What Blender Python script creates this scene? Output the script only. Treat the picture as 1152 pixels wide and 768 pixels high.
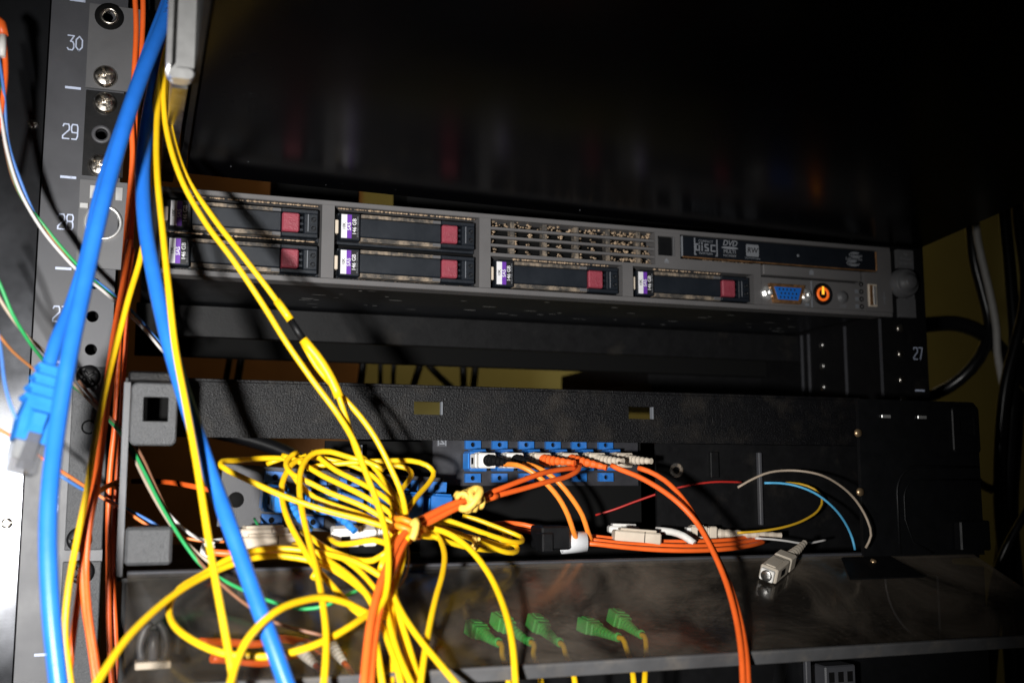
import bpy, bmesh, math, random
from mathutils import Vector, Matrix
random.seed(7)
for o in list(bpy.data.objects): bpy.data.objects.remove(o)
S = 0.001                                   # every length below is in millimetres
scene = bpy.context.scene
COL = scene.collection
# ---------------------------------------------------------------- camera
cam_d = bpy.data.cameras.new('camera'); cam = bpy.data.objects.new('camera', cam_d); COL.objects.link(cam)
yaw, pit = 0.33654, 0.12748
fwd = Vector((math.sin(yaw)*math.cos(pit), math.cos(yaw)*math.cos(pit), math.sin(pit)))
rgt = Vector((math.cos(yaw), -math.sin(yaw), 0)); up = rgt.cross(fwd)
M = Matrix((rgt, up, -fwd)).transposed().to_4x4(); M.translation = Vector((-213.14, -548.9, -99.82))*S
cam.matrix_world = M
cam_d.sensor_width = 36; cam_d.lens = 38.24; cam_d.clip_start = 0.01; cam_d.clip_end = 20
cam_d.dof.use_dof = True; cam_d.dof.focus_distance = 0.555; cam_d.dof.aperture_fstop = 7.5
scene.camera = cam
# ---------------------------------------------------------------- light
w = bpy.data.worlds.new('World'); scene.world = w; w.use_nodes = True
bg = w.node_tree.nodes['Background']; bg.inputs[0].default_value = (1, .86, .7, 1); bg.inputs[1].default_value = 0.0015
def area(name, loc, target, size, power, color):
    l = bpy.data.lights.new(name, 'AREA'); l.shape = 'DISK'; l.size = size*S; l.energy = power; l.color = color
    o = bpy.data.objects.new(name, l); COL.objects.link(o); o.location = Vector(loc)*S
    o.rotation_euler = (Vector(target)-Vector(loc)).to_track_quat('-Z', 'Y').to_euler(); return o
fl = bpy.data.lights.new('hand_flash', 'SPOT'); fl.energy = 28.5; fl.color = (1, .985, .96); fl.shadow_soft_size = 15*S; fl.spot_size = math.radians(69); fl.spot_blend = 1
flash = bpy.data.objects.new('hand_flash', fl); COL.objects.link(flash); flash.location = Vector((-330, -560, -128))*S
flash.rotation_euler = (Vector((-158, -30, -128))-Vector((-330, -560, -128))).to_track_quat('-Z', 'Y').to_euler()
area('room_lamp', (380, 540, 470), (420, 900, 60), 260, 0.8, (1, .83, .52))
scene.view_settings.view_transform = 'Standard'; scene.view_settings.look = 'None'
scene.view_settings.exposure = 0; scene.view_settings.gamma = 1
scene.render.engine = 'CYCLES'
scene.cycles.max_bounces = 8; scene.cycles.transparent_max_bounces = 16

# ---------------------------------------------------------------- materials
def mat(name, col, rough=.5, metal=0, spec=.5, var=0, vscale=150, bump=0, bscale=600, dust=0, dcol=(.30, .25, .19), dscale=90, dlo=.5, coat=0, emit=None, es=0):
    m = bpy.data.materials.new(name); m.use_nodes = True; nt = m.node_tree; N = nt.nodes; L = nt.links
    b = N['Principled BSDF']; b.inputs['Base Color'].default_value = (*col, 1); b.inputs['Roughness'].default_value = rough
    b.inputs['Metallic'].default_value = metal; b.inputs['Specular IOR Level'].default_value = spec; b.inputs['Coat Weight'].default_value = coat
    tc = N.new('ShaderNodeTexCoord')
    def noise(sc, det=4):
        n = N.new('ShaderNodeTexNoise'); n.inputs['Scale'].default_value = sc; n.inputs['Detail'].default_value = det; n.inputs['Roughness'].default_value = .65
        L.new(tc.outputs['Object'], n.inputs['Vector']); return n
    src = None
    if var:
        n = noise(vscale); r = N.new('ShaderNodeMapRange'); r.inputs['To Min'].default_value = 1-var; r.inputs['To Max'].default_value = 1+var
        r.inputs['From Min'].default_value = .3; r.inputs['From Max'].default_value = .7
        L.new(n.outputs['Fac'], r.inputs['Value'])
        h = N.new('ShaderNodeHueSaturation'); h.inputs['Color'].default_value = (*col, 1); L.new(r.outputs[0], h.inputs['Value'])
        src = h.outputs[0]
        rr = N.new('ShaderNodeMapRange'); rr.inputs['To Min'].default_value = max(0, rough-.12); rr.inputs['To Max'].default_value = min(1, rough+.15)
        L.new(n.outputs['Fac'], rr.inputs['Value']); L.new(rr.outputs[0], b.inputs['Roughness'])
    if dust:
        n = noise(dscale, 8); r = N.new('ShaderNodeMapRange'); r.inputs['From Min'].default_value = dlo; r.inputs['From Max'].default_value = dlo+.22
        r.inputs['To Max'].default_value = dust; L.new(n.outputs['Fac'], r.inputs['Value'])
        mx = N.new('ShaderNodeMix'); mx.data_type = 'RGBA'; mx.inputs['A'].default_value = (*col, 1)
        if src: L.new(src, mx.inputs['A'])
        mx.inputs['B'].default_value = (*dcol, 1); L.new(r.outputs[0], mx.inputs['Factor']); src = mx.outputs['Result']
    if src: L.new(src, b.inputs['Base Color'])
    if bump:
        n = noise(bscale, 3); bp = N.new('ShaderNodeBump'); bp.inputs['Strength'].default_value = bump; bp.inputs['Distance'].default_value = .0006
        L.new(n.outputs['Fac'], bp.inputs['Height']); L.new(bp.outputs[0], b.inputs['Normal'])
    if emit:
        b.inputs['Emission Color'].default_value = (*emit, 1); b.inputs['Emission Strength'].default_value = es
    return m
MT = {}
MT['blue'] = mat('blue_jacket', (.018, .160, .64), .34, var=.10, vscale=60, bump=.10, bscale=900)
MT['orange'] = mat('orange_jacket', (.88, .135, .020), .40, var=.10, vscale=70, bump=.08, bscale=900)
MT['orange_light'] = mat('light_orange_jacket', (.92, .26, .03), .42, var=.10, vscale=70)
MT['yellow'] = mat('yellow_jacket', (.86, .52, .008), .38, var=.08, vscale=60, bump=.06, bscale=900)
for k, c in dict(w_white=(.62, .60, .58), w_blue=(.07, .20, .55), w_green=(.03, .34, .10), w_orange=(.80, .22, .06), w_brown=(.25, .12, .07), w_beige=(.42, .34, .26), w_rust=(.45, .18, .06),
                 w_red=(.40, .02, .015), w_cyan=(.10, .45, .75), w_yellow=(.65, .38, .02), w_pale=(.6, .58, .55)).items():
    MT[k] = mat(k[2:]+'_wire', c, .45, var=.08)
MT['black'] = mat('black_jacket', (.007, .007, .008), .28)
MT['rail'] = mat('rail_paint', (.052, .053, .060), .46, var=.12, vscale=40, bump=.10, bscale=2200, dust=.25, dscale=30, dlo=.55, dcol=(.12, .11, .10))
MT['panel'] = mat('cabinet_paint', (.060, .062, .068), .20, metal=.85, var=.10, vscale=20, bump=.02, bscale=1500)
MT['bezel'] = mat('bezel_grey', (.108, .104, .105), .55, var=.06, vscale=60, bump=.05, bscale=2500)
MT['ear'] = mat('ear_grey', (.098, .098, .102), .5, var=.08, vscale=60, bump=.08, bscale=2500)
MT['wrinkle'] = mat('wrinkle_black', (.0035, .0035, .0042), .40, spec=.24, bump=.8, bscale=1100, var=.1, dust=.05, dscale=50)
MT['wrinkle_grey'] = mat('wrinkle_grey', (.062, .064, .068), .45, bump=.9, bscale=1300, var=.1)
MT['blackmetal'] = mat('black_metal', (.004, .004, .0045), .5, spec=.25, var=.1, bump=.1, bscale=900, dust=.05, dscale=40, dlo=.58)
MT['blackplastic'] = mat('black_plastic', (.005, .0053, .006), .42, spec=.28, bump=.15, bscale=2500, var=.1)
MT['drive'] = mat('drive_face', (.007, .010, .015), .42, bump=.2, bscale=2600, var=.12, vscale=60)
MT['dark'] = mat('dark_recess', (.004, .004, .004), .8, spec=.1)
MT['gloss'] = mat('glossy_black', (.0016, .0016, .0021), .22, spec=.07, var=.10, vscale=12, bump=.015, bscale=60)
MT['under'] = mat('chassis_steel', (.018, .0195, .023), .36, metal=.4, var=.25, vscale=30, bump=.04, bscale=300)
MT['steel'] = mat('steel', (.50, .49, .47), .30, metal=1, var=.25, vscale=120)
MT['zinc'] = mat('zinc_bright', (.80, .80, .79), .30, metal=.75, var=.12, vscale=60)
MT['screw'] = mat('screw_nickel', (.62, .58, .52), .27, metal=1, var=.45, vscale=260, dust=.4, dscale=300, dcol=(.12, .08, .05))
MT['brass'] = mat('brass', (.55, .38, .22), .35, metal=.8)
MT['dust'] = mat('dust', (.50, .37, .25), .95, spec=.1, var=.45, vscale=260, bump=.9, bscale=900)
MT['dustdark'] = mat('dusty_strip', (.05, .045, .04), .7, var=.3, dust=.75, dscale=240, dlo=.44, dcol=(.36, .28, .20), bump=.5, bscale=900)
MT['pink'] = mat('latch_rose', (.26, .040, .060), .42, bump=.6, bscale=1500, var=.1)
MT['white'] = mat('print_white', (.72, .72, .74), .6, var=.1, vscale=300)
MT['print'] = mat('print_grey', (.19, .20, .22), .6)
MT['printdim'] = mat('print_dim', (.16, .17, .19), .6)
MT['printblue'] = mat('print_paleblue', (.50, .56, .72), .6, dust=.8, dcol=(.10, .10, .11), dscale=500, dlo=.56)
MT['purple'] = mat('label_purple', (.13, .03, .34), .5)
MT['lblack'] = mat('label_black', (.008, .008, .009), .5)
MT['vga'] = mat('vga_blue', (.012, .14, .55), .45)
MT['copper'] = mat('corroded_shell', (.42, .22, .10), .42, metal=.75, var=.5, vscale=300, dust=.5, dscale=260, dcol=(.30, .16, .07))
MT['led'] = mat('power_led', (.8, .15, .02), .4, emit=(1, .15, .01), es=.5)
MT['ledcore'] = mat('power_led_core', (.9, .4, .02), .4, emit=(1, .42, .03), es=1.5)
MT['adapter'] = mat('adapter_blue', (.012, .115, .38), .42, var=.12, vscale=120, dust=.15, dscale=120)
MT['plugblue'] = mat('plug_blue', (.022, .20, .62), .40, var=.1)
MT['beige'] = mat('plug_beige', (.58, .50, .40), .45, var=.10, vscale=80, dust=.15, dscale=120)
MT['greyplug'] = mat('plug_grey', (.50, .44, .36), .42, var=.10, vscale=80, dust=.2, dscale=120, dcol=(.2, .17, .12))
MT['whiteplug'] = mat('plug_white', (.74, .72, .68), .42, var=.08)
MT['green'] = mat('plug_green', (.06, .50, .085), .45, var=.12, vscale=200, bump=.2, bscale=900)
MT['tieorange'] = mat('tie_orange', (.85, .25, .01), .5)
MT['tieyellow'] = mat('tie_yellow', (.86, .55, .10), .55, bump=.4, bscale=800)
MT['paper'] = mat('sleeve_white', (.74, .75, .77), .55)
MT['wall'] = mat('yellow_wall', (.39, .34, .115), .8, var=.12, vscale=3)
MT['wood'] = mat('brown_board', (.30, .12, .025), .6, var=.25, vscale=8)
MT['hole'] = MT['dark']
def clear_plug():
    m = bpy.data.materials.new('clear_plastic'); m.use_nodes = True; nt = m.node_tree; N = nt.nodes; L = nt.links
    out = N['Material Output']; N.remove(N['Principled BSDF'])
    t = N.new('ShaderNodeBsdfTransparent'); t.inputs[0].default_value = (.80, .82, .84, 1)
    g = N.new('ShaderNodeBsdfPrincipled'); g.inputs['Base Color'].default_value = (.16, .16, .17, 1); g.inputs['Roughness'].default_value = .22
    mx = N.new('ShaderNodeMixShader'); mx.inputs[0].default_value = .45
    L.new(t.outputs[0], mx.inputs[1]); L.new(g.outputs[0], mx.inputs[2]); L.new(mx.outputs[0], out.inputs[0]); return m
MT['clear'] = clear_plug()
def lid_mat():                              # smoke-tinted acrylic sheet with dust lying on it
    m = bpy.data.materials.new('dusty_acrylic'); m.use_nodes = True; nt = m.node_tree; N = nt.nodes; L = nt.links
    out = N['Material Output']; N.remove(N['Principled BSDF'])
    tc = N.new('ShaderNodeTexCoord')
    t = N.new('ShaderNodeBsdfTransparent'); t.inputs[0].default_value = (.84, .83, .81, 1)
    g = N.new('ShaderNodeBsdfGlossy'); g.inputs['Roughness'].default_value = .17; g.inputs[0].default_value = (.85, .85, .85, 1)
    fr0 = N.new('ShaderNodeFresnel'); fr0.inputs[0].default_value = 1.49
    ge = N.new('ShaderNodeNewGeometry'); iv = N.new('ShaderNodeMath'); iv.operation = 'SUBTRACT'; iv.inputs[0].default_value = 1; L.new(ge.outputs['Backfacing'], iv.inputs[1])
    fr = N.new('ShaderNodeMath'); fr.operation = 'MULTIPLY'; L.new(fr0.outputs[0], fr.inputs[0]); L.new(iv.outputs[0], fr.inputs[1])
    m1 = N.new('ShaderNodeMixShader'); L.new(fr.outputs[0], m1.inputs[0]); L.new(t.outputs[0], m1.inputs[1]); L.new(g.outputs[0], m1.inputs[2])
    d = N.new('ShaderNodeBsdfDiffuse'); d.inputs[0].default_value = (.36, .30, .24, 1)
    n = N.new('ShaderNodeTexNoise'); n.inputs['Scale'].default_value = 16; n.inputs['Detail'].default_value = 11; n.inputs['Roughness'].default_value = .68; n.inputs['Distortion'].default_value = .8
    L.new(tc.outputs['Object'], n.inputs['Vector'])
    r = N.new('ShaderNodeMapRange'); r.inputs['From Min'].default_value = .42; r.inputs['From Max'].default_value = .70; r.inputs['To Min'].default_value = .020; r.inputs['To Max'].default_value = .25
    L.new(n.outputs['Fac'], r.inputs['Value'])
    n2 = N.new('ShaderNodeTexNoise'); n2.inputs['Scale'].default_value = 700; n2.inputs['Detail'].default_value = 2; L.new(tc.outputs['Object'], n2.inputs['Vector'])
    r2 = N.new('ShaderNodeMapRange'); r2.inputs['From Min'].default_value = .66; r2.inputs['From Max'].default_value = .74; r2.inputs['To Max'].default_value = .14
    L.new(n2.outputs['Fac'], r2.inputs['Value'])
    ad = N.new('ShaderNodeMath'); ad.operation = 'ADD'; L.new(r.outputs[0], ad.inputs[0]); L.new(r2.outputs[0], ad.inputs[1])
    mp = N.new('ShaderNodeMapping'); mp.inputs['Scale'].default_value = (60, 900, 60); mp.inputs['Rotation'].default_value = (0, 0, .5); L.new(tc.outputs['Object'], mp.inputs['Vector'])
    n3 = N.new('ShaderNodeTexNoise'); n3.inputs['Scale'].default_value = 1; n3.inputs['Detail'].default_value = 3; n3.inputs['Distortion'].default_value = 1.2; L.new(mp.outputs[0], n3.inputs['Vector'])
    r3 = N.new('ShaderNodeMapRange'); r3.inputs['From Min'].default_value = .60; r3.inputs['From Max'].default_value = .74; r3.inputs['To Max'].default_value = .07; L.new(n3.outputs['Fac'], r3.inputs['Value'])
    n4 = N.new('ShaderNodeTexNoise'); n4.inputs['Scale'].default_value = 7; n4.inputs['Detail'].default_value = 4; L.new(tc.outputs['Object'], n4.inputs['Vector'])
    r4 = N.new('ShaderNodeMapRange'); r4.inputs['From Min'].default_value = .35; r4.inputs['From Max'].default_value = .65; r4.inputs['To Min'].default_value = .25; r4.inputs['To Max'].default_value = 1.35; L.new(n4.outputs['Fac'], r4.inputs['Value'])
    a2 = N.new('ShaderNodeMath'); a2.operation = 'ADD'; L.new(ad.outputs[0], a2.inputs[0]); L.new(r3.outputs[0], a2.inputs[1])
    ad = N.new('ShaderNodeMath'); ad.operation = 'MULTIPLY'; L.new(a2.outputs[0], ad.inputs[0]); L.new(r4.outputs[0], ad.inputs[1])
    m2 = N.new('ShaderNodeMixShader'); L.new(ad.outputs[0], m2.inputs[0]); L.new(m1.outputs[0], m2.inputs[1]); L.new(d.outputs[0], m2.inputs[2])
    L.new(m2.outputs[0], out.inputs[0]); return m
MT['lid'] = lid_mat()
MT['lip'] = mat('acrylic_edge', (.095, .095, .098), .38, var=.2, vscale=40, dust=.3, dscale=60)

# ---------------------------------------------------------------- mesh helpers
class MB:
    def __init__(s): s.v = []; s.f = []; s.sm = []
    def add(s, vs, fs, smooth=False):
        o = len(s.v); s.v += [tuple(p) for p in vs]; s.f += [tuple(i+o for i in f) for f in fs]; s.sm += [smooth]*len(fs); return s
    def box(s, x0, x1, y0, y1, z0, z1, b=0):
        if b <= 0:
            return s.add([(x, y, z) for x in (x0, x1) for y in (y0, y1) for z in (z0, z1)],
                         [(0, 1, 3, 2), (4, 6, 7, 5), (0, 4, 5, 1), (2, 3, 7, 6), (0, 2, 6, 4), (1, 5, 7, 3)])
        b = min(b, (x1-x0)*.45, (y1-y0)*.45, (z1-z0)*.45); pts = []
        for x, sx in ((x0, 1), (x1, -1)):
            for y, sy in ((y0, 1), (y1, -1)):
                for z, sz in ((z0, 1), (z1, -1)):
                    pts += [(x, y+sy*b, z+sz*b), (x+sx*b, y, z+sz*b), (x+sx*b, y+sy*b, z)]
        return s.hull(pts)
    def hull(s, pts, smooth=False):
        bm = bmesh.new()
        for p in pts: bm.verts.new(p)
        r = bmesh.ops.convex_hull(bm, input=bm.verts[:])
        bmesh.ops.dissolve_limit(bm, angle_limit=.01, verts=bm.verts[:], edges=bm.edges[:])
        bmesh.ops.recalc_face_normals(bm, faces=bm.faces[:]); bm.verts.index_update()
        s.add([v.co[:] for v in bm.verts], [[v.index for v in f.verts] for f in bm.faces], smooth); bm.free(); return s
    def tube(s, pts, rad, n=12, caps=True, smooth=True, flat=None):
        pts = [Vector(p) for p in pts]; R = rad if isinstance(rad, (list, tuple)) else [rad]*len(pts)
        t0 = (pts[1]-pts[0]).normalized(); a = t0.orthogonal().normalized(); vs = []; fs = []
        for i, p in enumerate(pts):
            t = (pts[min(i+1, len(pts)-1)]-pts[max(i-1, 0)]).normalized()
            a = (a-t*a.dot(t)).normalized(); c = t.cross(a)
            for k in range(n):
                th = 2*math.pi*k/n; vs.append(p+R[i]*(math.cos(th)*a+math.sin(th)*c))
        for i in range(len(pts)-1):
            for k in range(n):
                k2 = (k+1) % n; fs.append((i*n+k, i*n+k2, (i+1)*n+k2, (i+1)*n+k))
        s.add(vs, fs, smooth)
        if caps:
            o = len(s.v)-len(vs); s.f.append(tuple(o+k for k in range(n))[::-1]); s.sm.append(False)
            s.f.append(tuple(o+(len(pts)-1)*n+k for k in range(n))); s.sm.append(False)
        return s
    def cyl(s, p0, p1, r0, r1=None, n=20, caps=True, smooth=True): return s.tube([p0, p1], [r0, r0 if r1 is None else r1], n, caps, smooth)
    def lathe(s, c, ax, prof, n=24, smooth=True):      # prof: (distance along ax, radius)
        c = Vector(c); ax = Vector(ax).normalized(); a = ax.orthogonal().normalized(); b = ax.cross(a); vs = []; fs = []
        for d, r in prof:
            for k in range(n):
                th = 2*math.pi*k/n; vs.append(c+ax*d+r*(math.cos(th)*a+math.sin(th)*b))
        for i in range(len(prof)-1):
            for k in range(n):
                k2 = (k+1) % n; fs.append((i*n+k, i*n+k2, (i+1)*n+k2, (i+1)*n+k))
        s.add(vs, fs, smooth); return s
    def prism(s, poly, y0, y1):                        # (x,z) outline, front face at y0
        n = len(poly); vs = [(x, y0, z) for x, z in poly]+[(x, y1, z) for x, z in poly]
        fs = [tuple(range(n)), tuple(range(2*n-1, n-1, -1))]+[(i, i+n, (i+1) % n+n, (i+1) % n) for i in range(n)]
        return s.add(vs, fs)
    def ring(s, x, z, half, r, y0, y1, n=20, hx=None, hz=None):   # square plate cell with a round hole through it
        hx = hx or half; hz = hz or half; out = []; inn = []
        for k in range(n):
            th = 2*math.pi*(k+.5)/n; c, q = math.cos(th), math.sin(th); m = 1/max(abs(c), abs(q))
            out.append((x+hx*c*m, y0, z+hz*q*m)); inn.append((x+r*c, y0, z+r*q))
        # outer outline must hit the corners
        corners = [(x+sx*hx, y0, z+sz*hz) for sx, sz in ((1, 1), (-1, 1), (-1, -1), (1, -1))]
        vs = out+inn+[(p[0], y1, p[2]) for p in inn]+corners; fs = []
        for k in range(n):
            k2 = (k+1) % n; fs.append((k, k2, n+k2, n+k)); fs.append((n+k, n+k2, 2*n+k2, 2*n+k))
        for j, th in enumerate((45, 135, 225, 315)):
            k = int(math.floor(th/360*n-.5)); fs.append((k % n, 3*n+j, (k+1) % n))
        return s.add(vs, fs)
    def ribbon(s, pts, wid, y0, y1):                   # flat stroke in the x-z plane
        for si, (a, b) in enumerate(zip(pts[:-1], pts[1:])):
            d = Vector((b[0]-a[0], b[1]-a[1])); L_ = d.length
            if L_ == 0: continue
            d /= L_; n = Vector((-d.y, d.x))*wid/2; e = d*wid*.35
            s.prism([(a[0]-e.x+n.x, a[1]-e.y+n.y), (a[0]-e.x-n.x, a[1]-e.y-n.y), (b[0]+e.x-n.x, b[1]+e.y-n.y), (b[0]+e.x+n.x, b[1]+e.y+n.y)], y0-.012*(si % 5), y1-.009*(si % 5))
        return s
    def xf(s, M):
        s.v = [tuple(M @ Vector(p)) for p in s.v]; return s
ROOT = {}
def mesh_of(mb, m, off=Vector((0, 0, 0))):
    me = bpy.data.meshes.new('m'); me.from_pydata([tuple((Vector(p)-off)*S) for p in mb.v], [], mb.f)
    bm = bmesh.new(); bm.from_mesh(me)
    for f, q in zip(bm.faces, mb.sm): f.smooth = q
    bmesh.ops.recalc_face_normals(bm, faces=bm.faces[:]); bm.to_mesh(me); bm.free()
    me.materials.append(MT[m] if isinstance(m, str) else m); return me
def link(name, me, parent=None, loc=None):
    me.name = name
    o = bpy.data.objects.new(name, me); COL.objects.link(o)
    if parent: o.parent = parent
    if loc is not None: o.location = Vector(loc)*S
    return o
def tag(o, label, cat, group=None):
    o['label'] = label; o['category'] = cat
    if group: o['group'] = group
    return o
def thing(name, label, cat, loc, group=None):
    o = bpy.data.objects.new(name, None); COL.objects.link(o); o.location = Vector(loc)*S; o.empty_display_size = .01
    ROOT[o.name] = Vector(loc); return tag(o, label, cat, group)
def base(o):
    while o.parent: o = o.parent
    return ROOT.get(o.name, Vector((0, 0, 0)))
def part(name, mb, m, parent):                         # mb in scene millimetres
    return link(name, mesh_of(mb, m, base(parent)), parent)
def solo(name, mb, m, label, cat, group=None):
    c = Vector(mb.v[0]); o = link(name, mesh_of(mb, m, c)); o.location = c*S; return tag(o, label, cat, group)
FONT_CACHE = {}
def text_mb(txt, size, x, z, y, rot=0, shear=0, align='CENTER', bold=0.0):
    key = (txt, size, shear, align, bold)
    if key not in FONT_CACHE:
        c = bpy.data.curves.new('t', 'FONT'); c.body = txt; c.size = size; c.align_x = align; c.align_y = 'CENTER'; c.shear = shear; c.resolution_u = 3; c.offset = bold
        o = bpy.data.objects.new('t', c); COL.objects.link(o); dg = bpy.context.evaluated_depsgraph_get(); dg.update()
        me = bpy.data.meshes.new_from_object(o.evaluated_get(dg))
        FONT_CACHE[key] = ([v.co[:] for v in me.vertices], [tuple(p.vertices) for p in me.polygons])
        bpy.data.objects.remove(o); bpy.data.curves.remove(c); bpy.data.meshes.remove(me)
    vs, fs = FONT_CACHE[key]; c, q = math.cos(rot), math.sin(rot)
    return MB().add([(x+p[0]*c-p[1]*q, y, z+p[0]*q+p[1]*c) for p in vs], fs)
def spline(pts, step=4.0):
    P = [Vector(p) for p in pts]; P = [P[0]*2-P[1]]+P+[P[-1]*2-P[-2]]; out = []
    for i in range(1, len(P)-2):
        p0, p1, p2, p3 = P[i-1:i+3]
        def tj(a, b, t): return t+max((b-a).length, 1e-4)**.5
        t0 = 0; t1 = tj(p0, p1, t0); t2 = tj(p1, p2, t1); t3 = tj(p2, p3, t2)
        n = max(2, int((p2-p1).length/step))
        for k in range(n):
            t = t1+(t2-t1)*k/n
            A1 = p0*((t1-t)/(t1-t0))+p1*((t-t0)/(t1-t0)); A2 = p1*((t2-t)/(t2-t1))+p2*((t-t1)/(t2-t1)); A3 = p2*((t3-t)/(t3-t2))+p3*((t-t2)/(t3-t2))
            B1 = A1*((t2-t)/(t2-t0))+A2*((t-t0)/(t2-t0)); B2 = A2*((t3-t)/(t3-t1))+A3*((t-t1)/(t3-t1))
            out.append(B1*((t2-t)/(t2-t1))+B2*((t-t1)/(t2-t1)))
    out.append(P[-2]); return out
def frame(p0, d, upv=(0, 0, 1)):                       # local +X along d, +Z near upv
    d = Vector(d).normalized(); u = Vector(upv); u = (u-d*u.dot(d)).normalized(); y = u.cross(d)
    m = Matrix((d, y, u)).transposed().to_4x4(); m.translation = Vector(p0); return m
def rrect(x0, x1, z0, z1, r, n=5):
    out = []
    for cx, cz, a in ((x1-r, z1-r, 0), (x0+r, z1-r, 90), (x0+r, z0+r, 180), (x1-r, z0+r, 270)):
        for k in range(n+1):
            t = math.radians(a+90*k/n); out.append((cx+r*math.cos(t), cz+r*math.sin(t)))
    return out
def screw(parent, x, z, y, r=5.3, m='screw', turn=.4, h=2.6):
    n, rings = 48, [(0, 1.0), (.25, 1.0), (.55, .93), (.78, .80), (.92, .62), (.98, .45), (1.0, .32), (1.0, .20), (1.0, .10)]
    vs = []; fs = []
    for hh, rr in rings:
        for k in range(n):
            th = 2*math.pi*k/n; c, q = math.cos(th), math.sin(th); dep = 0
            if rr < .66:                                   # cross recess pressed into the dome
                dd = min(abs(c), abs(q))*rr
                if dd < .105: dep = .55*(1-max(0, rr-.45)/.21)
            vs.append((x+r*rr*math.cos(th+turn), y-h*(hh-dep), z+r*rr*math.sin(th+turn)))
    for i in range(len(rings)-1):
        for k in range(n): fs.append((i*n+k, i*n+(k+1) % n, (i+1)*n+(k+1) % n, (i+1)*n+k))
    vs.append((x, y-h*.4, z)); b = (len(rings)-1)*n
    for k in range(n): fs.append((b+k, b+(k+1) % n, len(vs)-1))
    p = MB().add(vs, fs, False); p.sm = [i < 3*n for i in range(len(fs))]
    return part('screw', p, m, parent)
DIG = {'0': [[(.5, 0), (1, .25), (1, .75), (.5, 1), (0, .75), (0, .25), (.5, 0)]],
       '2': [[(0, .85), (.15, 1), (.85, 1), (1, .85), (1, .62), (0, .18), (0, 0), (1, 0)]],
       '3': [[(0, 1), (1, 1), (.45, .6), (.8, .58), (1, .42), (1, .15), (.8, 0), (.2, 0), (0, .12)]],
       '5': [[(1, 1), (0, 1), (0, .58), (.8, .58), (1, .45), (1, .15), (.8, 0), (.1, 0)]],
       '6': [[(.9, 1), (.2, 1), (0, .8), (0, .15), (.15, 0), (.85, 0), (1, .15), (1, .45), (.85, .58), (0, .58)]],
       '7': [[(0, 1), (1, 1), (.35, 0)]],
       '8': [[(.15, .55), (0, .68), (0, .86), (.15, 1), (.85, 1), (1, .86), (1, .68), (.85, .55), (.15, .55), (0, .4), (0, .15), (.15, 0), (.85, 0), (1, .15), (1, .4), (.85, .55)]],
       '9': [[(.1, 0), (.8, 0), (1, .2), (1, .85), (.85, 1), (.15, 1), (0, .85), (0, .6), (.15, .45), (1, .45)]]}
def number(txt, x, z, y, parent, m='printblue', hgt=7.2, wd=2.8, gap=1.0, sw=.62):
    mb = MB(); tot = len(txt)*wd+(len(txt)-1)*gap; x0 = x-tot/2
    for ch in txt:
        for st in DIG[ch]: mb.ribbon([(x0+a*wd, z-hgt/2+b*hgt) for a, b in st], sw, y-.05, y)
        x0 += wd+gap
    return part('unit_number', mb, m, parent)

# ================================================================ the setting
mb = MB().box(-600, 1700, 900, 910, -900, 1000)
o = link('wall', mesh_of(mb, 'wall')); o['kind'] = 'structure'
mb = MB().box(-420, 72, 880, 897, -700, 900, 3)
o = solo('wooden_board', mb, 'wood', 'brown wooden board standing against the yellow wall behind the rack', 'board')

# ================================================================ left upright with its unit numbers
R = thing('rack_upright', 'left grey rack upright printed with unit numbers 30 to 25', 'rack rail', (-240, 0, -260))
mb = MB(); hz = 5.2; xs = (-237.7, -227.3); zc = []
for k in range(-6, 4):
    for d in (6.35, 22.2, 38.1): zc.append(44.45*k+d)
for z in zc: mb.ring(-232.5, z, hz, 2.75, 0, 2.4, 20)
mb.box(-258, xs[0], 0, 2.4, -262, 180); mb.box(xs[1], -223.2, 0, 2.4, -262, 180)
for a, b in zip([-262-hz]+zc, zc+[180+hz]):
    if b-a > 2*hz+.2: mb.box(xs[0], xs[1], 0, 2.4, a+hz, b-hz)
part('front_plate', mb, 'rail', R)
mb = MB().box(-226, -223.2, 2.4, 75, -262, 180); part('side_plate', mb, 'rail', R)
mb = MB().box(-258, -255.5, 2.4, 75, -262, 180); part('side_plate', mb, 'rail', R)
mb = MB().box(-255.5, -226, 20, 22, -262, 180); part('hole_backing', mb, 'dark', R)
for n_, z in (('30', 111.5), ('29', 67), ('28', 22.6), ('27', -21.8), ('26', -66.3), ('25', -110.7)): number(n_, -246.6, z, -.02, R)
for k in range(-5, 4):
    part('unit_tick', MB().box(-250, -242.9, -.06, -.01, 44.45*k-.6, 44.45*k+.6), 'printblue', R)

# cabinet panel left of it
mb = MB(); mb.box(-420, -259.2, 5, 8, -420, 300); mb.box(-261.5, -259.2, 8, 300, -420, 300)
P_ = thing('cabinet_panel', 'dark grey cabinet panel at the left edge, washed bright by the flash', 'panel', (-300, 5, -420))
part('sheet', mb, 'panel', P_)
for x, z in ((-263.6, 70.3), (-265, -119)): screw(P_, x, z, 5, 2.6, 'screw', .2, 1.4)

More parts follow.
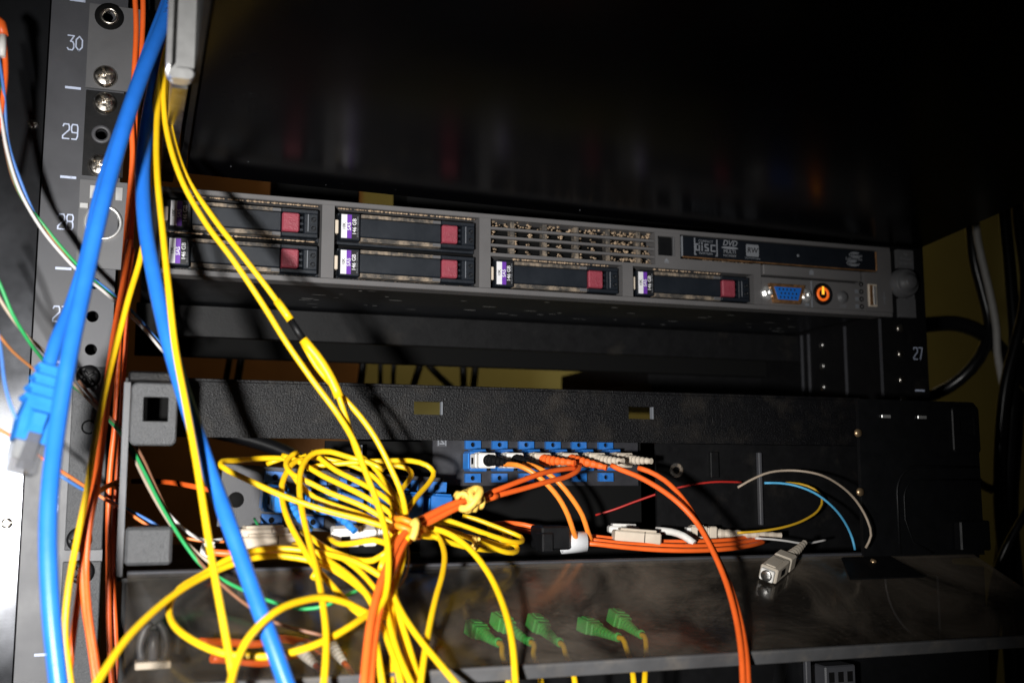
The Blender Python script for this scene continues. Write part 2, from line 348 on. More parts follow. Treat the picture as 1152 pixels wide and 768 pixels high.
# ================================================================ right upright
R2 = thing('rack_upright', 'right rack upright in shadow below the server, with number 27', 'rack rail', (235, 0, -260))
mb = MB().box(222, 253, .3, 2.4, -262, 200)
part('front_plate', mb, 'blackmetal', R2)
mb = MB().box(219.2, 222, .3, 150, -262, 200); part('side_plate', mb, 'blackmetal', R2)
for y in (1, 36, 76, 84): part('side_ridge', MB().box(218.1, 219.2, y-.7, y+.7, -262, -1), 'rail', R2)
for z in (-6.35, -22.2, -38.1, -50.8): part('screw_stud', MB().lathe((232.5, 0, z), (0, -1, 0), [(0, 2.6), (.6, 2.6), (1.2, 1.6), (1.3, .01)], 14), 'screw', R2)
for z in (-10, -24, -38): part('screw_stud', MB().lathe((219.2, 62, z), (-1, 0, 0), [(0, 2.2), (.6, 2.2), (1.1, 1.3), (1.2, .01)], 14), 'steel', R2)
number('27', 245.5, -21.5, -.02, R2)
part('unit_tick', MB().box(242, 249, -.06, -.01, -45, -43.9), 'printblue', R2)

# ================================================================ console drawer pulled out above the server
D = thing('console_drawer', 'glossy black drawer pulled out above the server, seen from below', 'drawer', (28, -100, 50))
rl, rr = (-192, 1, 51.8), (249, 1, 44.5); fl, fr_ = (-192, -335, 76), (231, -335, 70)
pts = [rl, rr, fl, fr_]+[(p[0], p[1], p[2]+38) for p in (rl, rr, fl, fr_)]
part('pan', MB().hull(pts), 'gloss', D)
lipm = MB(); lipm.hull([(x, y, z+dz) for (x, y, z) in (rl, fl) for x in (x-1.2, x-3.6) for dz in (-1.2, 30)]); part('side_rim', lipm, 'blackmetal', D)
mb = MB().hull([(x, y, z) for x in (-203.5, -197.5) for y, z0 in ((40, 57), (-112, 55)) for z in (z0, z0+22)]); part('slide_inner', mb, 'steel', D)
mb = MB(); q = rrect(-206.2, -195, 54, 120, 4.6); mb.prism(q, -121, -118.6); part('slide_end_plate', mb, 'zinc', D)
part('slide_end_rim', MB().prism(rrect(-206.2, -204.2, 59, 120, .6), -127, -121.1), 'zinc', D)
part('slide_end_foot', MB().prism(rrect(-205, -196, 53.8, 58, 1.9), -127, -121.1), 'zinc', D)
part('slide_outer', MB().box(-202, -195.6, -118, 60, 84, 128, 1), 'steel', D)
mb = MB(); hc = 66.7
mb.box(-240.4, -222, -1.6, -.15, 46, hc-5); mb.box(-240.4, -222, -1.6, -.15, hc+5, 88.2); mb.ring(-232.5, hc, 5, 2.7, -1.6, -.15, 20, hx=7.9, hz=5); mb.box(-224.6, -222, -1.6, -.15, hc-5, hc+5)
part('mounting_ear', mb, 'blackmetal', D)
part('hole_collar', MB().lathe((-232.5, -1.6, hc), (0, -1, 0), [(0, 4.6), (.5, 4.4), (.6, 2.9), (0, 2.8), (-4, 2.7)], 22), 'rail', D)
screw(D, -231.6, 82.2, -1.6, 5.5, 'screw', .5, 3.4); screw(D, -232.6, 50.9, -1.6, 5.5, 'screw', 1.0, 3.4)

U_ = thing('rack_device', 'black boxes added behind the raised drawer to keep the gap dark', 'rack device', (120, 90, 60))  # dark boxes added to block the lit wall in the gap
part('body', MB().box(-58, 252, 90, 130, 46, 230, 1), 'dark', U_); part('body', MB().box(-130, -76, 150, 190, 46, 260, 1), 'dark', U_)
E_ = thing('rack_device', 'grey mounting ear of the device above, beside number 30', 'rack device', (-228, 0, 90))
mb = MB(); hc = 126.6
mb.box(-240.8, -216, -1.8, -.15, 89.4, hc-5); mb.box(-240.8, -216, -1.8, -.15, hc+5, 132.2); mb.ring(-231.5, hc, 5, 3, -1.8, -.15, 20, hx=9.3, hz=5); mb.box(-222.2, -216, -1.8, -.15, hc-5, hc+5)
part('mounting_ear', mb, 'ear', E_)
part('hole_collar', MB().lathe((-231.5, -1.8, hc), (0, -1, 0), [(-.2, 7), (.4, 6.6), (.5, 4.4)], 24), 'dark', E_)
part('hole_collar', MB().lathe((-231.5, -1.9, hc), (0, -1, 0), [(.2, 4.6), (1.2, 4.2), (1.3, 3.1), (-3, 2.9)], 22), 'screw', E_)
screw(E_, -232.0, 95.6, -1.8, 5.6, 'screw', .35, 3.2)
part('body', MB().box(-215.8, -206, -1.8, 300, 132.6, 175), 'blackmetal', E_)

# ================================================================ 1U server
V = thing('rack_server', 'one-unit grey rack server with six hot-swap drives, running across the rack', 'server', (0, 0, 0))
part('chassis', MB().box(-211, 213, 10, 230, .4, 42.6, .6), 'under', V)
part('side_rail', MB().box(213.2, 219, 4, 230, 1, 42), 'blackmetal', V)
# bezel bars (front at y = -2)
F0, F1 = -2.0, 9.5
bars = [(-210, 226, 40.6, 43.4), (-210, 226, .2, 3.2)]                 # top, bottom
mb = MB()
mb.box(-210, 226.5, F0, F1, 40.9, 43.5, .35)
mb.box(-210, 226.5, F0, F1, .1, 2.9, .35)
mb.box(-210, -203, F0, F1, 2.9, 40.9); mb.box(-125, -118.6, F0, F1, 2.9, 40.9); mb.box(-40.4, -34, F0, F1, 2.9, 40.9)
mb.box(-34, 128.6, F0, F1, 20.4, 22.2); mb.box(44, 50.4, F0, F1, 2.9, 20.4)
mb.box(128.6, 133.6, F0, F1, 2.9, 27); mb.box(64.6, 66.4, F0, F1, 22.2, 40.9); mb.box(76.6, 80.6, F0, F1, 22.2, 40.9)
mb.box(66.4, 76.6, F0, F1, 22.2, 27.8); mb.box(66.4, 76.6, F0, F1, 39, 40.9)
mb.box(80.6, 128.6, F0, F1, 22.2, 26.6)
mb.box(216.8, 226.5, F0, F1, 2.9, 40.9)
mb.box(133.6, 168, F0+.5, F1, 2.9, 19.4); mb.box(168.6, 206.4, F0+.2, F1, 2.9, 19.4); mb.box(206.4, 216.8, F0, F1, 2.9, 27)
mb.box(203.6, 206.4, F0+.6, F1, 19.4, 27)
part('bezel', mb, 'bezel', V)
part('slide_tray', MB().box(134.4, 203, F0-1.6, F1, 20.6, 26.8, .5), 'bezel', V)
part('panel_seam', MB().box(168, 168.6, F0-.35, F1, 3, 19.2), 'print', V)
# ears
mb = MB(); mb.box(-241, -219.6, -1.6, -.1, .8, 14.2); mb.box(-241, -219.6, -1.6, -.1, 32, 43.6)
mb.ring(-229.8, 23.1, 8.9, 7.2, -1.6, -.1, 28, hx=10.2, hz=8.9); mb.box(-241, -240, -1.6, -.1, 14.2, 32)
part('ear', mb, 'ear', V)
part('thumbscrew_ring', MB().lathe((-229.8, -1.6, 23.1), (0, -1, 0), [(-.5, 8.9), (1.1, 8.8), (1.5, 8.2), (1.5, 7.4), (-3, 7.1)], 32), 'zinc', V)
ts = MB().lathe((-229.8, 6, 23.1), (0, -1, 0), [(0, 7.1), (1, 7.0), (1.2, 5.4), (4, 5.2), (4.6, 4.4), (4.8, .01)], 26); part('thumbscrew', ts, 'screw', V)
part('ear_window', MB().box(-236.4, -232.2, -1.9, -1.62, 34.6, 41.0, .1), 'zinc', V)
part('ear_window', MB().box(-224.8, -221.6, -1.9, -1.62, 34.6, 41.0, .1), 'zinc', V)
part('ear_tab', MB().box(-240.6, -236.8, -2.6, -1.62, 29.4, 32.0, .2), 'zinc', V)
# right ear with hollow around the thumbscrew
mb = MB()
def arc(cx, cz, r, a0, a1, n=10): return [(cx+r*math.cos(math.radians(a0+(a1-a0)*k/n)), cz+r*math.sin(math.radians(a0+(a1-a0)*k/n))) for k in range(n+1)]
mb.prism([(243, .3), (243, 12), (231, 12), (231, .3)], -3, -.1)
mb.prism([(243, 31), (243, 42.6), (231, 42.6), (231, 31)], -3, -.1)
mb.prism([(243, 12), (243, 31), (239, 31), (239, 12)], -2.4, -.1)
part('ear', mb, 'ear', V)
mb = MB(); mb.prism([(226.6, 8)]+arc(232, 21.6, 9.6, 230, 130)[0:]+[(226.6, 36)], F0+.2, 4)
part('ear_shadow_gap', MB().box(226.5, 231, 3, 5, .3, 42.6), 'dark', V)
part('thumbscrew', MB().lathe((234.5, -1, 21.4), (0, -1, 0), [(0, 9.2), (3, 9.2), (3.6, 8.4), (6, 8.4), (6.4, 7.6), (6.8, 4.8), (9.6, 4.4), (10.4, 3.2), (10.6, .01)], 36), 'ear', V)
t = MB()
for s_, sz, z in (('hp', 3.0, 40.0), ('ProLiant', 2.4, 37.0), ('DL360 G5', 2.4, 34.0)): q = text_mb(s_, sz, 237, z, -3.06); t.add(q.v, q.f)
part('lettering', t, 'print', V)
# ---- drives
def build_drive():
    body = MB(); W_ = 77.0; H = 16.4          # local: x 0..77, z 0..16.4, face at y=0
    body.box(0, W_, 6, 9, 0, H)
    body.box(2.6, 13.2, -1.2, 6, 1.0, 15.2, .5)                      # label block
    body.box(13.2, 57.2, .4, 6, 3.4, 13.4, .5)                       # lever
    body.box(57.2, W_-1.4, -.4, 6, 13.4, 15.4, .3); body.box(57.2, W_-1.4, -.4, 6, 1.0, 3.0, .3)
    body.box(68.6, W_-1.4, -.4, 6, 3.0, 13.4, .4)
    for k in range(3): body.box(66.0, 68.6, 1.5, 6, 4.4+3.1*k, 6.0+3.1*k, .3)
    d = link('hard_drive', mesh_of(body, 'drive'), V)
    def sub(n, m_, mt): return link(n, mesh_of(m_, mt), d)
    sub('light_pipe', MB().box(.2, 2.2, .2, 6, 4.4, 11.6, .3), 'beige')
    sub('label', MB().box(3.3, 6.3, -1.35, -1.22, 1.9, 14.3), 'white')
    sub('label', MB().box(6.3, 8.7, -1.36, -1.22, 1.9, 14.3), 'purple')
    sub('label', MB().box(8.7, 12.6, -1.34, -1.22, 1.9, 14.3), 'lblack')
    q = text_mb('10K', 2.2, 4.8, 8.1, -1.39, math.pi/2, bold=.04); sub('lettering', q, 'lblack')
    q = text_mb('SAS', 2.7, 7.5, 8.1, -1.39, math.pi/2, bold=.03); sub('lettering', q, 'white')
    q = text_mb('146 GB', 2.8, 10.2, 8.1, -1.39, math.pi/2, bold=.03); sub('lettering', q, 'white')
    q = text_mb('DUAL PORT 10000 RPM', 1.05, 11.9, 8.1, -1.39, math.pi/2); sub('lettering', q, 'print')
    sub('vent_strip', MB().box(14, 57, .9, 6, 13.7, 15.4), 'dustdark'); sub('vent_strip', MB().box(14, 57, .9, 6, 1.0, 3.1), 'dustdark')
    sub('vent_clip', MB().box(52.6, 57, .1, 2, 13.6, 15.2, .2), 'ear'); sub('vent_clip', MB().box(52.6, 57, .1, 2, 1.2, 3.0, .2), 'ear')
    sub('release_button', MB().box(57.5, 66.2, -1.0, 5, 3.5, 13.2, .7), 'pink')
    sub('latch_line', MB().box(70.4, 70.8, -.55, -.4, 4, 13), 'printdim')
    for z in (5.8, 10.4): sub('status_light', MB().lathe((73.4, -.42, z), (0, -1, 0), [(0, 1.25), (.3, 1.2), (.3, .8), (-.1, .7), (-.1, .01)], 14), 'blackplastic')
    return d
def copy_tree(o, parent):
    c = o.copy(); COL.objects.link(c); c.parent = parent
    for ch in list(o.children):
        e = ch.copy(); COL.objects.link(e); e.parent = c
    return c
proto = build_drive(); first = True
for x, z in ((-202.4, 22.6), (-202.4, 3.8), (-118.2, 22.6), (-118.2, 3.8), (-33.6, 3.4), (50.8, 3.2)):
    d = proto if first else copy_tree(proto, V); first = False
    d.location = Vector((x, 0, z))*S
# bay backs and dust edges
for x0, x1, z0, z1 in ((-203, -125, 2.9, 40.9), (-118.6, -40.4, 2.9, 40.9), (-34, 44, 2.9, 20.4), (50.4, 128.6, 2.9, 20.4), (80.6, 216.8, 26.6, 40.9)):
    part('bay_back', MB().box(x0, x1, 9.2, 9.9, z0, z1), 'dark', V)
def dust_strip(x0, x1, z, amp=.55, y=.5, n=None, up=1):
    rnd = random.Random(int(x0*7+z)); n = n or int((x1-x0)/.9); m_ = MB()
    for k in range(n):
        if rnd.random() < .12: continue
        x = x0+(x1-x0)*(k+rnd.random())/n; r = amp*(.45+rnd.random()*.8)
        m_.hull([(x+r*1.6*a, y+r*b*1.4, z+r*c*.8) for a, b, c in ((1, 0, 0), (-1, 0, 0), (0, 1, 0), (0, -1, 0), (.3*rnd.random(), 0, 1), (0, .3*rnd.random(), -1))])
    o = part('dust', m_, 'dust', V); o['kind'] = 'stuff'
for x0, x1, z in ((-190, -127, 40.3), (-116, -42, 40.3), (-20, 36, 19.9), (64, 108, 19.9), (84, 214, 27.0), (-200, -128, 21.6), (-198, -128, 3.2), (-116, -44, 3.2)): dust_strip(x0, x1, z, .62 if z > 5 else .4)
dust_strip(96, 124, 27.0, .9)
# vent
vb = MB().box(-34, 64.6, 9.2, 9.8, 22.2, 40.9); part('vent_back', vb, 'dark', V)
for z in (35.9, 31.2, 26.6):
    part('vent_slat', MB().box(-34, 64.6, F0+.3, .8, z-.75, z+.75, .25), 'bezel', V)
for x in (-20.5, -1.5, 17.5, 36.6, 55.6): part('vent_divider', MB().box(x-1.3, x+1.3, .9, 6, 22.2, 40.9, .2), 'dustdark', V)
rnd = random.Random(3); m_ = MB()
def clump(x, y, z, r):
    m_.hull([(x+r*a*1.3*rnd.uniform(.7, 1.2), y+r*b, z+r*c*.9*rnd.uniform(.7, 1.2)) for a, b, c in ((1, .2, 0), (-1, 0, .2), (.3, 1, .4), (-.2, -1, -.3), (rnd.random()*.6, .1, 1), (-.2, 0, -1))])
divs = [-20.5, -1.5, 17.5, 36.6, 55.6]
for row, (z0, z1) in enumerate(((36.7, 40.7), (32.0, 35.1), (27.4, 30.4), (22.4, 25.8))):
    for k in range(100):                                   # fluff lying on the slat below
        x = rnd.uniform(-33, 64); clump(x, rnd.uniform(1.5, 6), z0+rnd.uniform(0, .5), rnd.uniform(.25, .6))
    for xd in [-33]+divs+[-12, 6, 26]:                     # fluff caught on posts
        for k in range(7): clump(xd+rnd.gauss(0, .9)+1.6, rnd.uniform(1.2, 5), rnd.uniform(z0, z1), rnd.uniform(.4, .9))
    for k in range(46): clump(rnd.uniform(39, 64), rnd.uniform(2, 6), rnd.uniform(z0, z1), rnd.uniform(.4, 1.1))
    if row == 0:
        for k in range(90): clump(rnd.uniform(-33, 64), rnd.uniform(2, 6), rnd.uniform(z0+1, z1), rnd.uniform(.4, .9))
o = part('dust', m_, 'dust', V); o['kind'] = 'stuff'
# eject button, optical drive
part('eject_button', MB().box(66.9, 76.1, -1.2, 8, 28.2, 38.6, .5), 'blackplastic', V)
part('eject_frame', MB().box(76.1, 76.9, -2.6, 6, 27.8, 39.0, .2), 'ear', V)
t = MB().prism([(70.2, 24.6), (73.2, 24.6), (71.7, 26.4)], F0-.06, F0-.01); t.box(70.2, 73.2, F0-.06, F0-.01, 23.7, 24.2); part('eject_mark', t, 'print', V)
OD = part('optical_drive', MB().box(82.2, 215.8, -1.6, 8, 28.2, 40.4, .6), mat('drive_black', (.008, .010, .014), .3, var=.1), V)
part('tray_edge', MB().box(82.4, 215.6, -1.75, -.6, 27.7, 28.5, .2), 'copper', OD)
part('tray_edge', MB().box(82.0, 82.5, -1.8, 4, 28.4, 40.2, .1), 'print', OD)
part('tray_edge', MB().box(215.7, 216.4, -1.8, 4, 28.4, 40.2, .1), 'copper', OD)
yb = -1.66
def ptext(rows, m_, parent):
    t = MB()
    for (s_, sz, x, z, sh, bo) in rows: q = text_mb(s_, sz, x, z, yb, 0, sh, bold=bo); t.add(q.v, q.f)
    return part('lettering', t, m_, parent)
ptext([('COMPACT', 2.0, 97.5, 38.0, 0, .03), ('ReWritable', 1.9, 97.5, 30.9, 0, .03)], 'printdim', OD)
t = MB()
for st in ([(93.2, 36.6), (93.2, 32.4)], [(93.2, 36), (91, 36), (91, 32.6), (93.2, 32.6)], [(95, 35.4), (95, 32.4)], [(95, 36.4), (95, 36.9)], [(99, 36.2), (97, 36.2), (97, 34.6), (99, 34), (99, 32.6), (97, 32.6)], [(103.6, 36), (101, 36), (101, 32.6), (103.6, 32.6)],
           [(90.2, 39.3), (90.2, 30), (91, 30)], [(104.8, 39.3), (104.8, 30), (104, 30)]): t.ribbon(st, .9, yb-.02, yb)
part('disc_logo', t, 'printdim', OD)
ptext([('DVD', 4.6, 113.4, 38.0, .25, .10), ('MULTI', 2.9, 113.2, 33.0, 0, .05), ('RECORDER', 1.7, 113.2, 30.6, 0, .02)], 'print', OD)
el = MB().prism([(113.3+5.6*math.cos(a), 35.3+.75*math.sin(a)) for a in [2*math.pi*k/24 for k in range(24)]], yb-.02, yb); part('disc_logo', el, 'print', OD)
part('disc_logo', MB().prism(rrect(124.2, 132.8, 31.2, 38.4, .8), yb-.02, yb), 'print', OD)
q = text_mb('RW', 4.4, 128.5, 34.8, yb-.05, 0, .1, bold=.08); part('lettering', q, 'lblack', OD)
ptext([('DVD+ReWritable', 1.4, 128.5, 30.2, 0, .02)], 'printdim', OD)
part('busy_light', MB().lathe((160, -1.6, 34), (0, -1, 0), [(0, .9), (.3, .7), (.3, .01)], 12), 'printdim', OD)
ptext([('LightScribe', 2.7, 199.5, 34.6, .2, .04)], 'print', OD)
for cx, cz, sg in ((201, 37.2, 1), (199, 31.9, -1)):
    for k, r in enumerate((4.6, 3.2, 1.8)):
        t = MB().ribbon([(cx+r*math.cos(a), cz+.36*r*math.sin(a)*1.0) for a in [math.pi*2*j/20 for j in range(3, 21)]], .5, yb-.02, yb); part('swoosh_logo', t, 'print', OD)
# right hand panel
vg = MB(); vg.prism([(141.2, 4.2), (159, 4.2), (162.4, 15.6), (138.2, 15.6)], F0-2.0, F0+.4)
G = part('vga_port', vg, 'copper', V)
part('socket', MB().prism([(143.4, 6.2), (157, 6.2), (159.4, 13.6), (141.0, 13.6)], F0-2.6, F0-1.9), 'vga', G)
pins = MB()
for r_ in range(3):
    for c_ in range(5):
        x = 144.2+2.6*c_+(1.2 if r_ == 1 else 0)+(r_ == 0)*.6; z = 7.6+2.3*r_
        pins.lathe((x, F0-2.62, z), (0, -1, 0), [(0, .62), (.05, .6), (.05, .01)], 8)
part('pin_holes', pins, 'lblack', G)
for x in (137.0, 163.6):
    part('jack_nut', MB().lathe((x, F0+.4, 9.9), (0, -1, 0), [(0, 4.2), (1.4, 4.2), (1.4, 2.6), (3.4, 2.5), (3.5, 1.4), (1.6, 1.2), (1.6, .01)], 6, smooth=False), 'zinc', G)
part('port_mark', MB().box(166.2, 163.8, F0-.1, F0+.49, 3.6, 5.4), 'printdim', V)
pw = part('power_button', MB().lathe((176, F0+.2, 11.5), (0, -1, 0), [(-1, 6.8), (.6, 6.7), (.9, 6.1), (.4, 5.4), (.3, .01)], 32), 'blackplastic', V)
t = MB().lathe((176, F0-.2, 11.5), (0, -1, 0), [(0, 4.3), (.5, 4.2), (.5, 2.9), (0, 2.8)], 28); part('lit_ring', t, 'led', pw)
part('lit_mark', MB().box(175.2, 176.8, F0-.75, F0-.3, 11.2, 16.0, .2), 'ledcore', pw)
part('dark_disc', MB().lathe((176, F0-.12, 11.5), (0, -1, 0), [(0, 3.0), (.1, 2.9), (.1, .01)], 20), 'blackplastic', pw)
part('id_button', MB().lathe((190.4, F0+.2, 10.6), (0, -1, 0), [(0, 3.9), (.5, 3.7), (.6, 3.0), (1.4, 2.6), (1.7, 1.4), (1.8, .01)], 22), 'ear', V)
q = text_mb('UID', 2.6, 190.4, 5.0, F0+.15); part('lettering', q, 'printdim', V)
for k, z in enumerate((19.2, 14.6, 10.0, 5.4)):
    part('status_light', MB().lathe((203.9, F0+.15, z), (0, -1, 0), [(0, 1.5), (.2, 1.4), (.2, .9), (-.5, .8), (-.5, .01)], 14), 'dark', V)
for s_, z in (('1', 14.6), ('2', 10.0), ('3', 5.4)):
    part('port_mark', MB().prism(rrect(199.2, 201.8, z-1.2, z+1.2, .5), F0+.1, F0+.18), 'printdim', V)
ub = part('usb_port', MB().box(208.4, 214.6, F0-1.2, 6, 5.6, 19.6, .3), 'beige', V)
part('socket', MB().box(209.2, 211.2, F0-1.5, F0-1.0, 6.4, 18.8), 'copper', ub); part('socket', MB().box(211.6, 213.8, F0-1.5, F0-1.0, 6.8, 18.4, .1), 'zinc', ub)
t = MB().ribbon([(220.5, 8), (220.5, 15)], .5, F0-.05, F0-.01); t.ribbon([(219.2, 12), (220.5, 10.5), (221.8, 12)], .4, F0-.05, F0-.01); part('port_mark', t, 'printdim', V)
t = MB().prism([(166, 22.4), (169, 22.4), (169, 24.6), (167.5, 25.6), (166, 24.6)], F0-1.66, F0-1.62); part('lock_mark', t, 'print', V)
# scratches/specks on chassis underside
rnd = random.Random(11); m_ = MB()
for k in range(46):
    x = rnd.uniform(-150, 200); y = rnd.uniform(14, 80); a = rnd.uniform(1, 4.5); b = rnd.uniform(.4, 1.2)
    m_.add([(x+a*math.cos(t), y+b*math.sin(t), .36) for t in [j*math.pi/4 for j in range(8)]], [tuple(range(8))])
part('rivet_marks', m_, 'zinc', V)['kind'] = 'stuff'

# ================================================================ dark device behind
Q = thing('rack_device', 'black device mounted deep in the rack below the server', 'rack device', (0, 90, -30))
part('body', MB().box(-213, 219, 90.2, 127.8, -12, -.6, .6), 'blackmetal', Q); part('front_bar', MB().box(-213, 219, 86, 90, -19, -.7, .6), 'blackmetal', Q)
part('shadow_bar', MB().box(-213, 219, 128, 136, -25.5, -11, .6), 'dark', Q)  # near-black box standing in for the shadow below the front bar
part('power_unit', MB().hull([(x, y, z) for y in (137, 300) for x, z in ((128, -12.4), (260, -12.4), (260, -42), (142, -42), (132, -38), (128, -30))]), 'blackmetal', Q)

# ================================================================ fibre tray with folded-down lid
T = thing('fibre_tray', 'black fibre patch tray with its smoked clear lid folded down', 'patch tray', (8, -40, -141))
part('floor', MB().box(-214, 230, -60, 190, -141.5, -140), 'blackmetal', T)
part('side_wall', MB().box(-216, -214.2, -56, 190, -141.5, -56), 'blackmetal', T)
part('side_wall', MB().box(230.2, 232, -56, 190, -141.5, -56), 'blackmetal', T)
fl_ = MB(); X = [-212, -80, -65.2, 38, 52.6, 186]; zt, zb = -53.6, -79.5; wz0, wz1 = -66.8, -60.3
for a, b in ((0, 1), (2, 3), (4, 5)): fl_.box(X[a], X[b], -20, -17.5, zb, zt)
for a, b in ((1, 2), (3, 4)): fl_.box(X[a], X[b], -20, -17.5, zb, wz0); fl_.box(X[a], X[b], -20, -17.5, wz1, zt)
part('top_flange', fl_, 'wrinkle', T)
part('top_fold', MB().box(-212, 186, -20.6, 40, zt+.05, zt+1.6, .3), 'wrinkle', T)
for a, b in ((1, 2), (3, 4)): part('window_edge', MB().box(X[b]-.7, X[b]-.05, -20.4, -17.4, wz0, wz1), 'printdim', T)
part('back_plate', MB().box(-96, 229, 60, 62, -139.8, -72), 'blackmetal', T)
part('inner_plate', MB().box(56, 188, -16, -14, -139.8, -79.7), 'blackmetal', T)
part('inner_plate', MB().box(-70, 56, 3.2, 5, -139.8, -71), 'dark', T)
part('inner_plate', MB().box(-120, -70, 3.2, 5, -94, -79.6), 'dark', T)
part('inner_rib', MB().box(88, 93, -18.5, -16.1, -98, -84, .3), 'blackmetal', T); part('inner_rib', MB().box(118, 120, -19, -16.1, -124, -84, .3), 'rail', T)
part('inner_rib', MB().box(-104, -103.2, -8, 3, -96, -82), 'printdim', T)
part('rubber_grommet', MB().lathe((68, -16, -94), (0, -1, 0), [(0, 4), (1, 3.8), (1, 2.2), (0, 2)], 16), 'dustdark', T)
# right end block
rb = MB(); rb.prism([(151.6, -139.6), (230, -139.6)]+arc(226, -60.5, 4, 0, 90, 5)+[(151.6, -56.5)], -64, -61.5); part('end_block', rb, 'blackplastic', T)
em = MB(); oa = [(229, -92)]+[(192-0, -92)]+arc(188, -106, 14, 90, 180, 8)[0:]+[(174, -138)]
em.tube([(x, -64.1, z) for x, z in oa], .75, 8); part('embossed_arch', em, 'blackplastic', T)
em = MB(); em.tube([(x, -64.1, z) for x, z in [(229, -99), (190, -99)]+arc(188, -109, 9.6, 92, 180, 8)+[(178.4, -120), (183, -132), (196, -138)]], .55, 8); part('embossed_arch', em, 'blackplastic', T)
part('clip', MB().lathe((150.4, -64.2, -74.6), (0, -1, 0), [(0, 2.2), (1, 2.0), (1.2, .01)], 14), 'brass', T); part('clip', MB().lathe((150.2, -64.2, -105.5), (0, -1, 0), [(0, 2.2), (1, 2.0), (1.2, .01)], 14), 'brass', T)
for x in (168.5, 192): part('rivet', MB().box(x-3, x+3, -65.2, -64.1, -66.4, -64.6, .3), 'zinc', T)
def plate_hole(x0, x1, z0, z1, r, hx0, hx1, hz0, hz1, y0, y1, bev=.7):
    out = rrect(x0, x1, z0, z1, r, 6); n = len(out); inn = rrect(hx0, hx1, hz0, hz1, .5, 6)
    mx, mz = (x0+x1)/2, (z0+z1)/2
    sh = [(x+math.copysign(min(bev, abs(mx-x)), mx-x), z+math.copysign(min(bev, abs(mz-z)), mz-z)) for x, z in out]
    vs = [(x, y1, z) for x, z in out]+[(x, y0+bev, z) for x, z in out]+[(x, y0, z) for x, z in sh]+[(x, y0, z) for x, z in inn]+[(x, y1, z) for x, z in inn]
    return MB().add(vs, [(l*n+k, l*n+(k+1) % n, (l+1)*n+(k+1) % n, (l+1)*n+k) for l in range(4) for k in range(n)])
def tab(x0, x1, m_):
    cx0, cx1, z0, z1 = x0+5.0, x1-3.6, -75, -64.6
    o = part('latch_tab', plate_hole(x0, x1, -85, -58.6, 2.8, cx0, cx1, z0, z1, -66, -64.4, .6), m_, T)
    part('tab_frame', MB().box(x0+.6, cx0-1, -64.3, -60, -84, -59.6).box(cx1+1, x1-.6, -64.3, -60, -84, -59.6), 'dark', o)
    part('hole_shade', MB().box(x0+1, x1-1, -34, -33, -83, -60), 'dark', o)  # dark sheet added behind the tab so its hole shows black
tab(-213.6, -194.8, 'wrinkle_grey'); tab(211.2, 229.8, 'blackplastic')
part('tab_cap', MB().box(-215, -196, -64, -40, -58.2, -53.6, .9), 'wrinkle', T)
part('tab_post', MB().box(-216.5, -213.9, -62, -56, -139, -58.4), 'rail', T)
part('tab_web', MB().box(-196, -194.8, -59.6, -21, -84, -59.2), 'dark', T)
part('hinge_block', MB().box(-213.4, -194.9, -72, -56, -134, -118.6, 1.2), 'wrinkle_grey', T)
part('hinge_block', MB().box(209.5, 229.6, -70, -64.2, -137, -121, .8), 'blackplastic', T)
# lid: hinge at y=-62, z=-138, sloping down to the front
K = .43; Lm = Matrix.Translation((0, -62, -138.2)) @ Matrix.Rotation(math.atan(K), 4, 'X')
Ld = part('lid', MB().box(-212, 222.5, -82.5, 0, -2.6, 0, .3).xf(Lm), 'lid', T)
part('lip', MB().box(-212, 222.5, -84.6, -82.6, -5.6, .5, .5).xf(Lm), 'lip', Ld)
part('hinge_rod', MB().box(-212, 222, .2, 2.2, -2.0, .6, .3).xf(Lm), 'rail', Ld)
part('hinge_leaf', MB().hull([(x, y, z) for x, y in ((136, -4), (166, -4), (171, -26), (126, -26)) for z in (.1, .9)]).xf(Lm), 'blackmetal', Ld)
part('hinge_rivet', MB().lathe((0, 0, 0), (0, 0, 1), [(0, 1.7), (1, 1.4), (1.2, .01)], 12).xf(Lm @ Matrix.Translation((152, -9, .9))), 'brass', Ld)

# ---- adapter plates
def adapter(parent, M4, plugged=True, lower=True):
    def sub(n, mb_, mt, par): return part(n, mb_.xf(M4), mt, par)
    b = MB(); b.box(-4.7, 4.7, -12, -.2, -5.3, 5.3, .6); A = sub('adapter', b, 'adapter', parent)
    for s_ in ((1, -1) if lower else (1,)):
        f = MB(); f.ring(0, s_*8.7, 3, 1.25, -2.0, -.1, 16, hx=4.3, hz=2.3); f.box(-4.3, 4.3, -.15, -.05, s_*8.7-2.3, s_*8.7+2.3); f.box(-4.3, -4.2, -2, -.1, s_*8.7-2.3, s_*8.7+2.3)
        part_hole = MB().lathe((0, -.2, s_*8.7), (0, -1, 0), [(0, 1.25), (.05, .01)], 12)
        sub('flange', f, 'adapter', A); sub('flange_hole', part_hole, 'dark', A)
    sub('key_rib', MB().box(-3.4, 3.4, -13.5, -4, 5.3, 6.0, .2), 'adapter', A)
    sub('side_clip', MB().box(-5.5, -4.95, -11, -2, -4, 4, .1), 'plugblue', A)
    if not plugged: sub('port', MB().box(-3.6, 3.6, -13.1, -12.6, -4.6, 4.6), 'dark', A)
    return A
PL = part('adapter_plate', MB().box(-64.6, 53.2, .2, 2, -102.4, -75.2, .3), mat('plate_grey', (.022, .022, .026), .45, var=.1, bump=.1, bscale=1500), T)
part('logo_plate', MB().box(-62.6, -57, -.2, .18, -82.2, -76.2, .1), 'rail', PL)
t = MB().ribbon([(-61.8, -81.4), (-61.8, -77), (-57.8, -77), (-57.8, -81.4)], .5, -.3, -.22); t.ribbon([(-61, -78), (-58.6, -80.6), (-61, -80.6)], .6, -.3, -.22); part('logo_mark', t, 'print', PL)
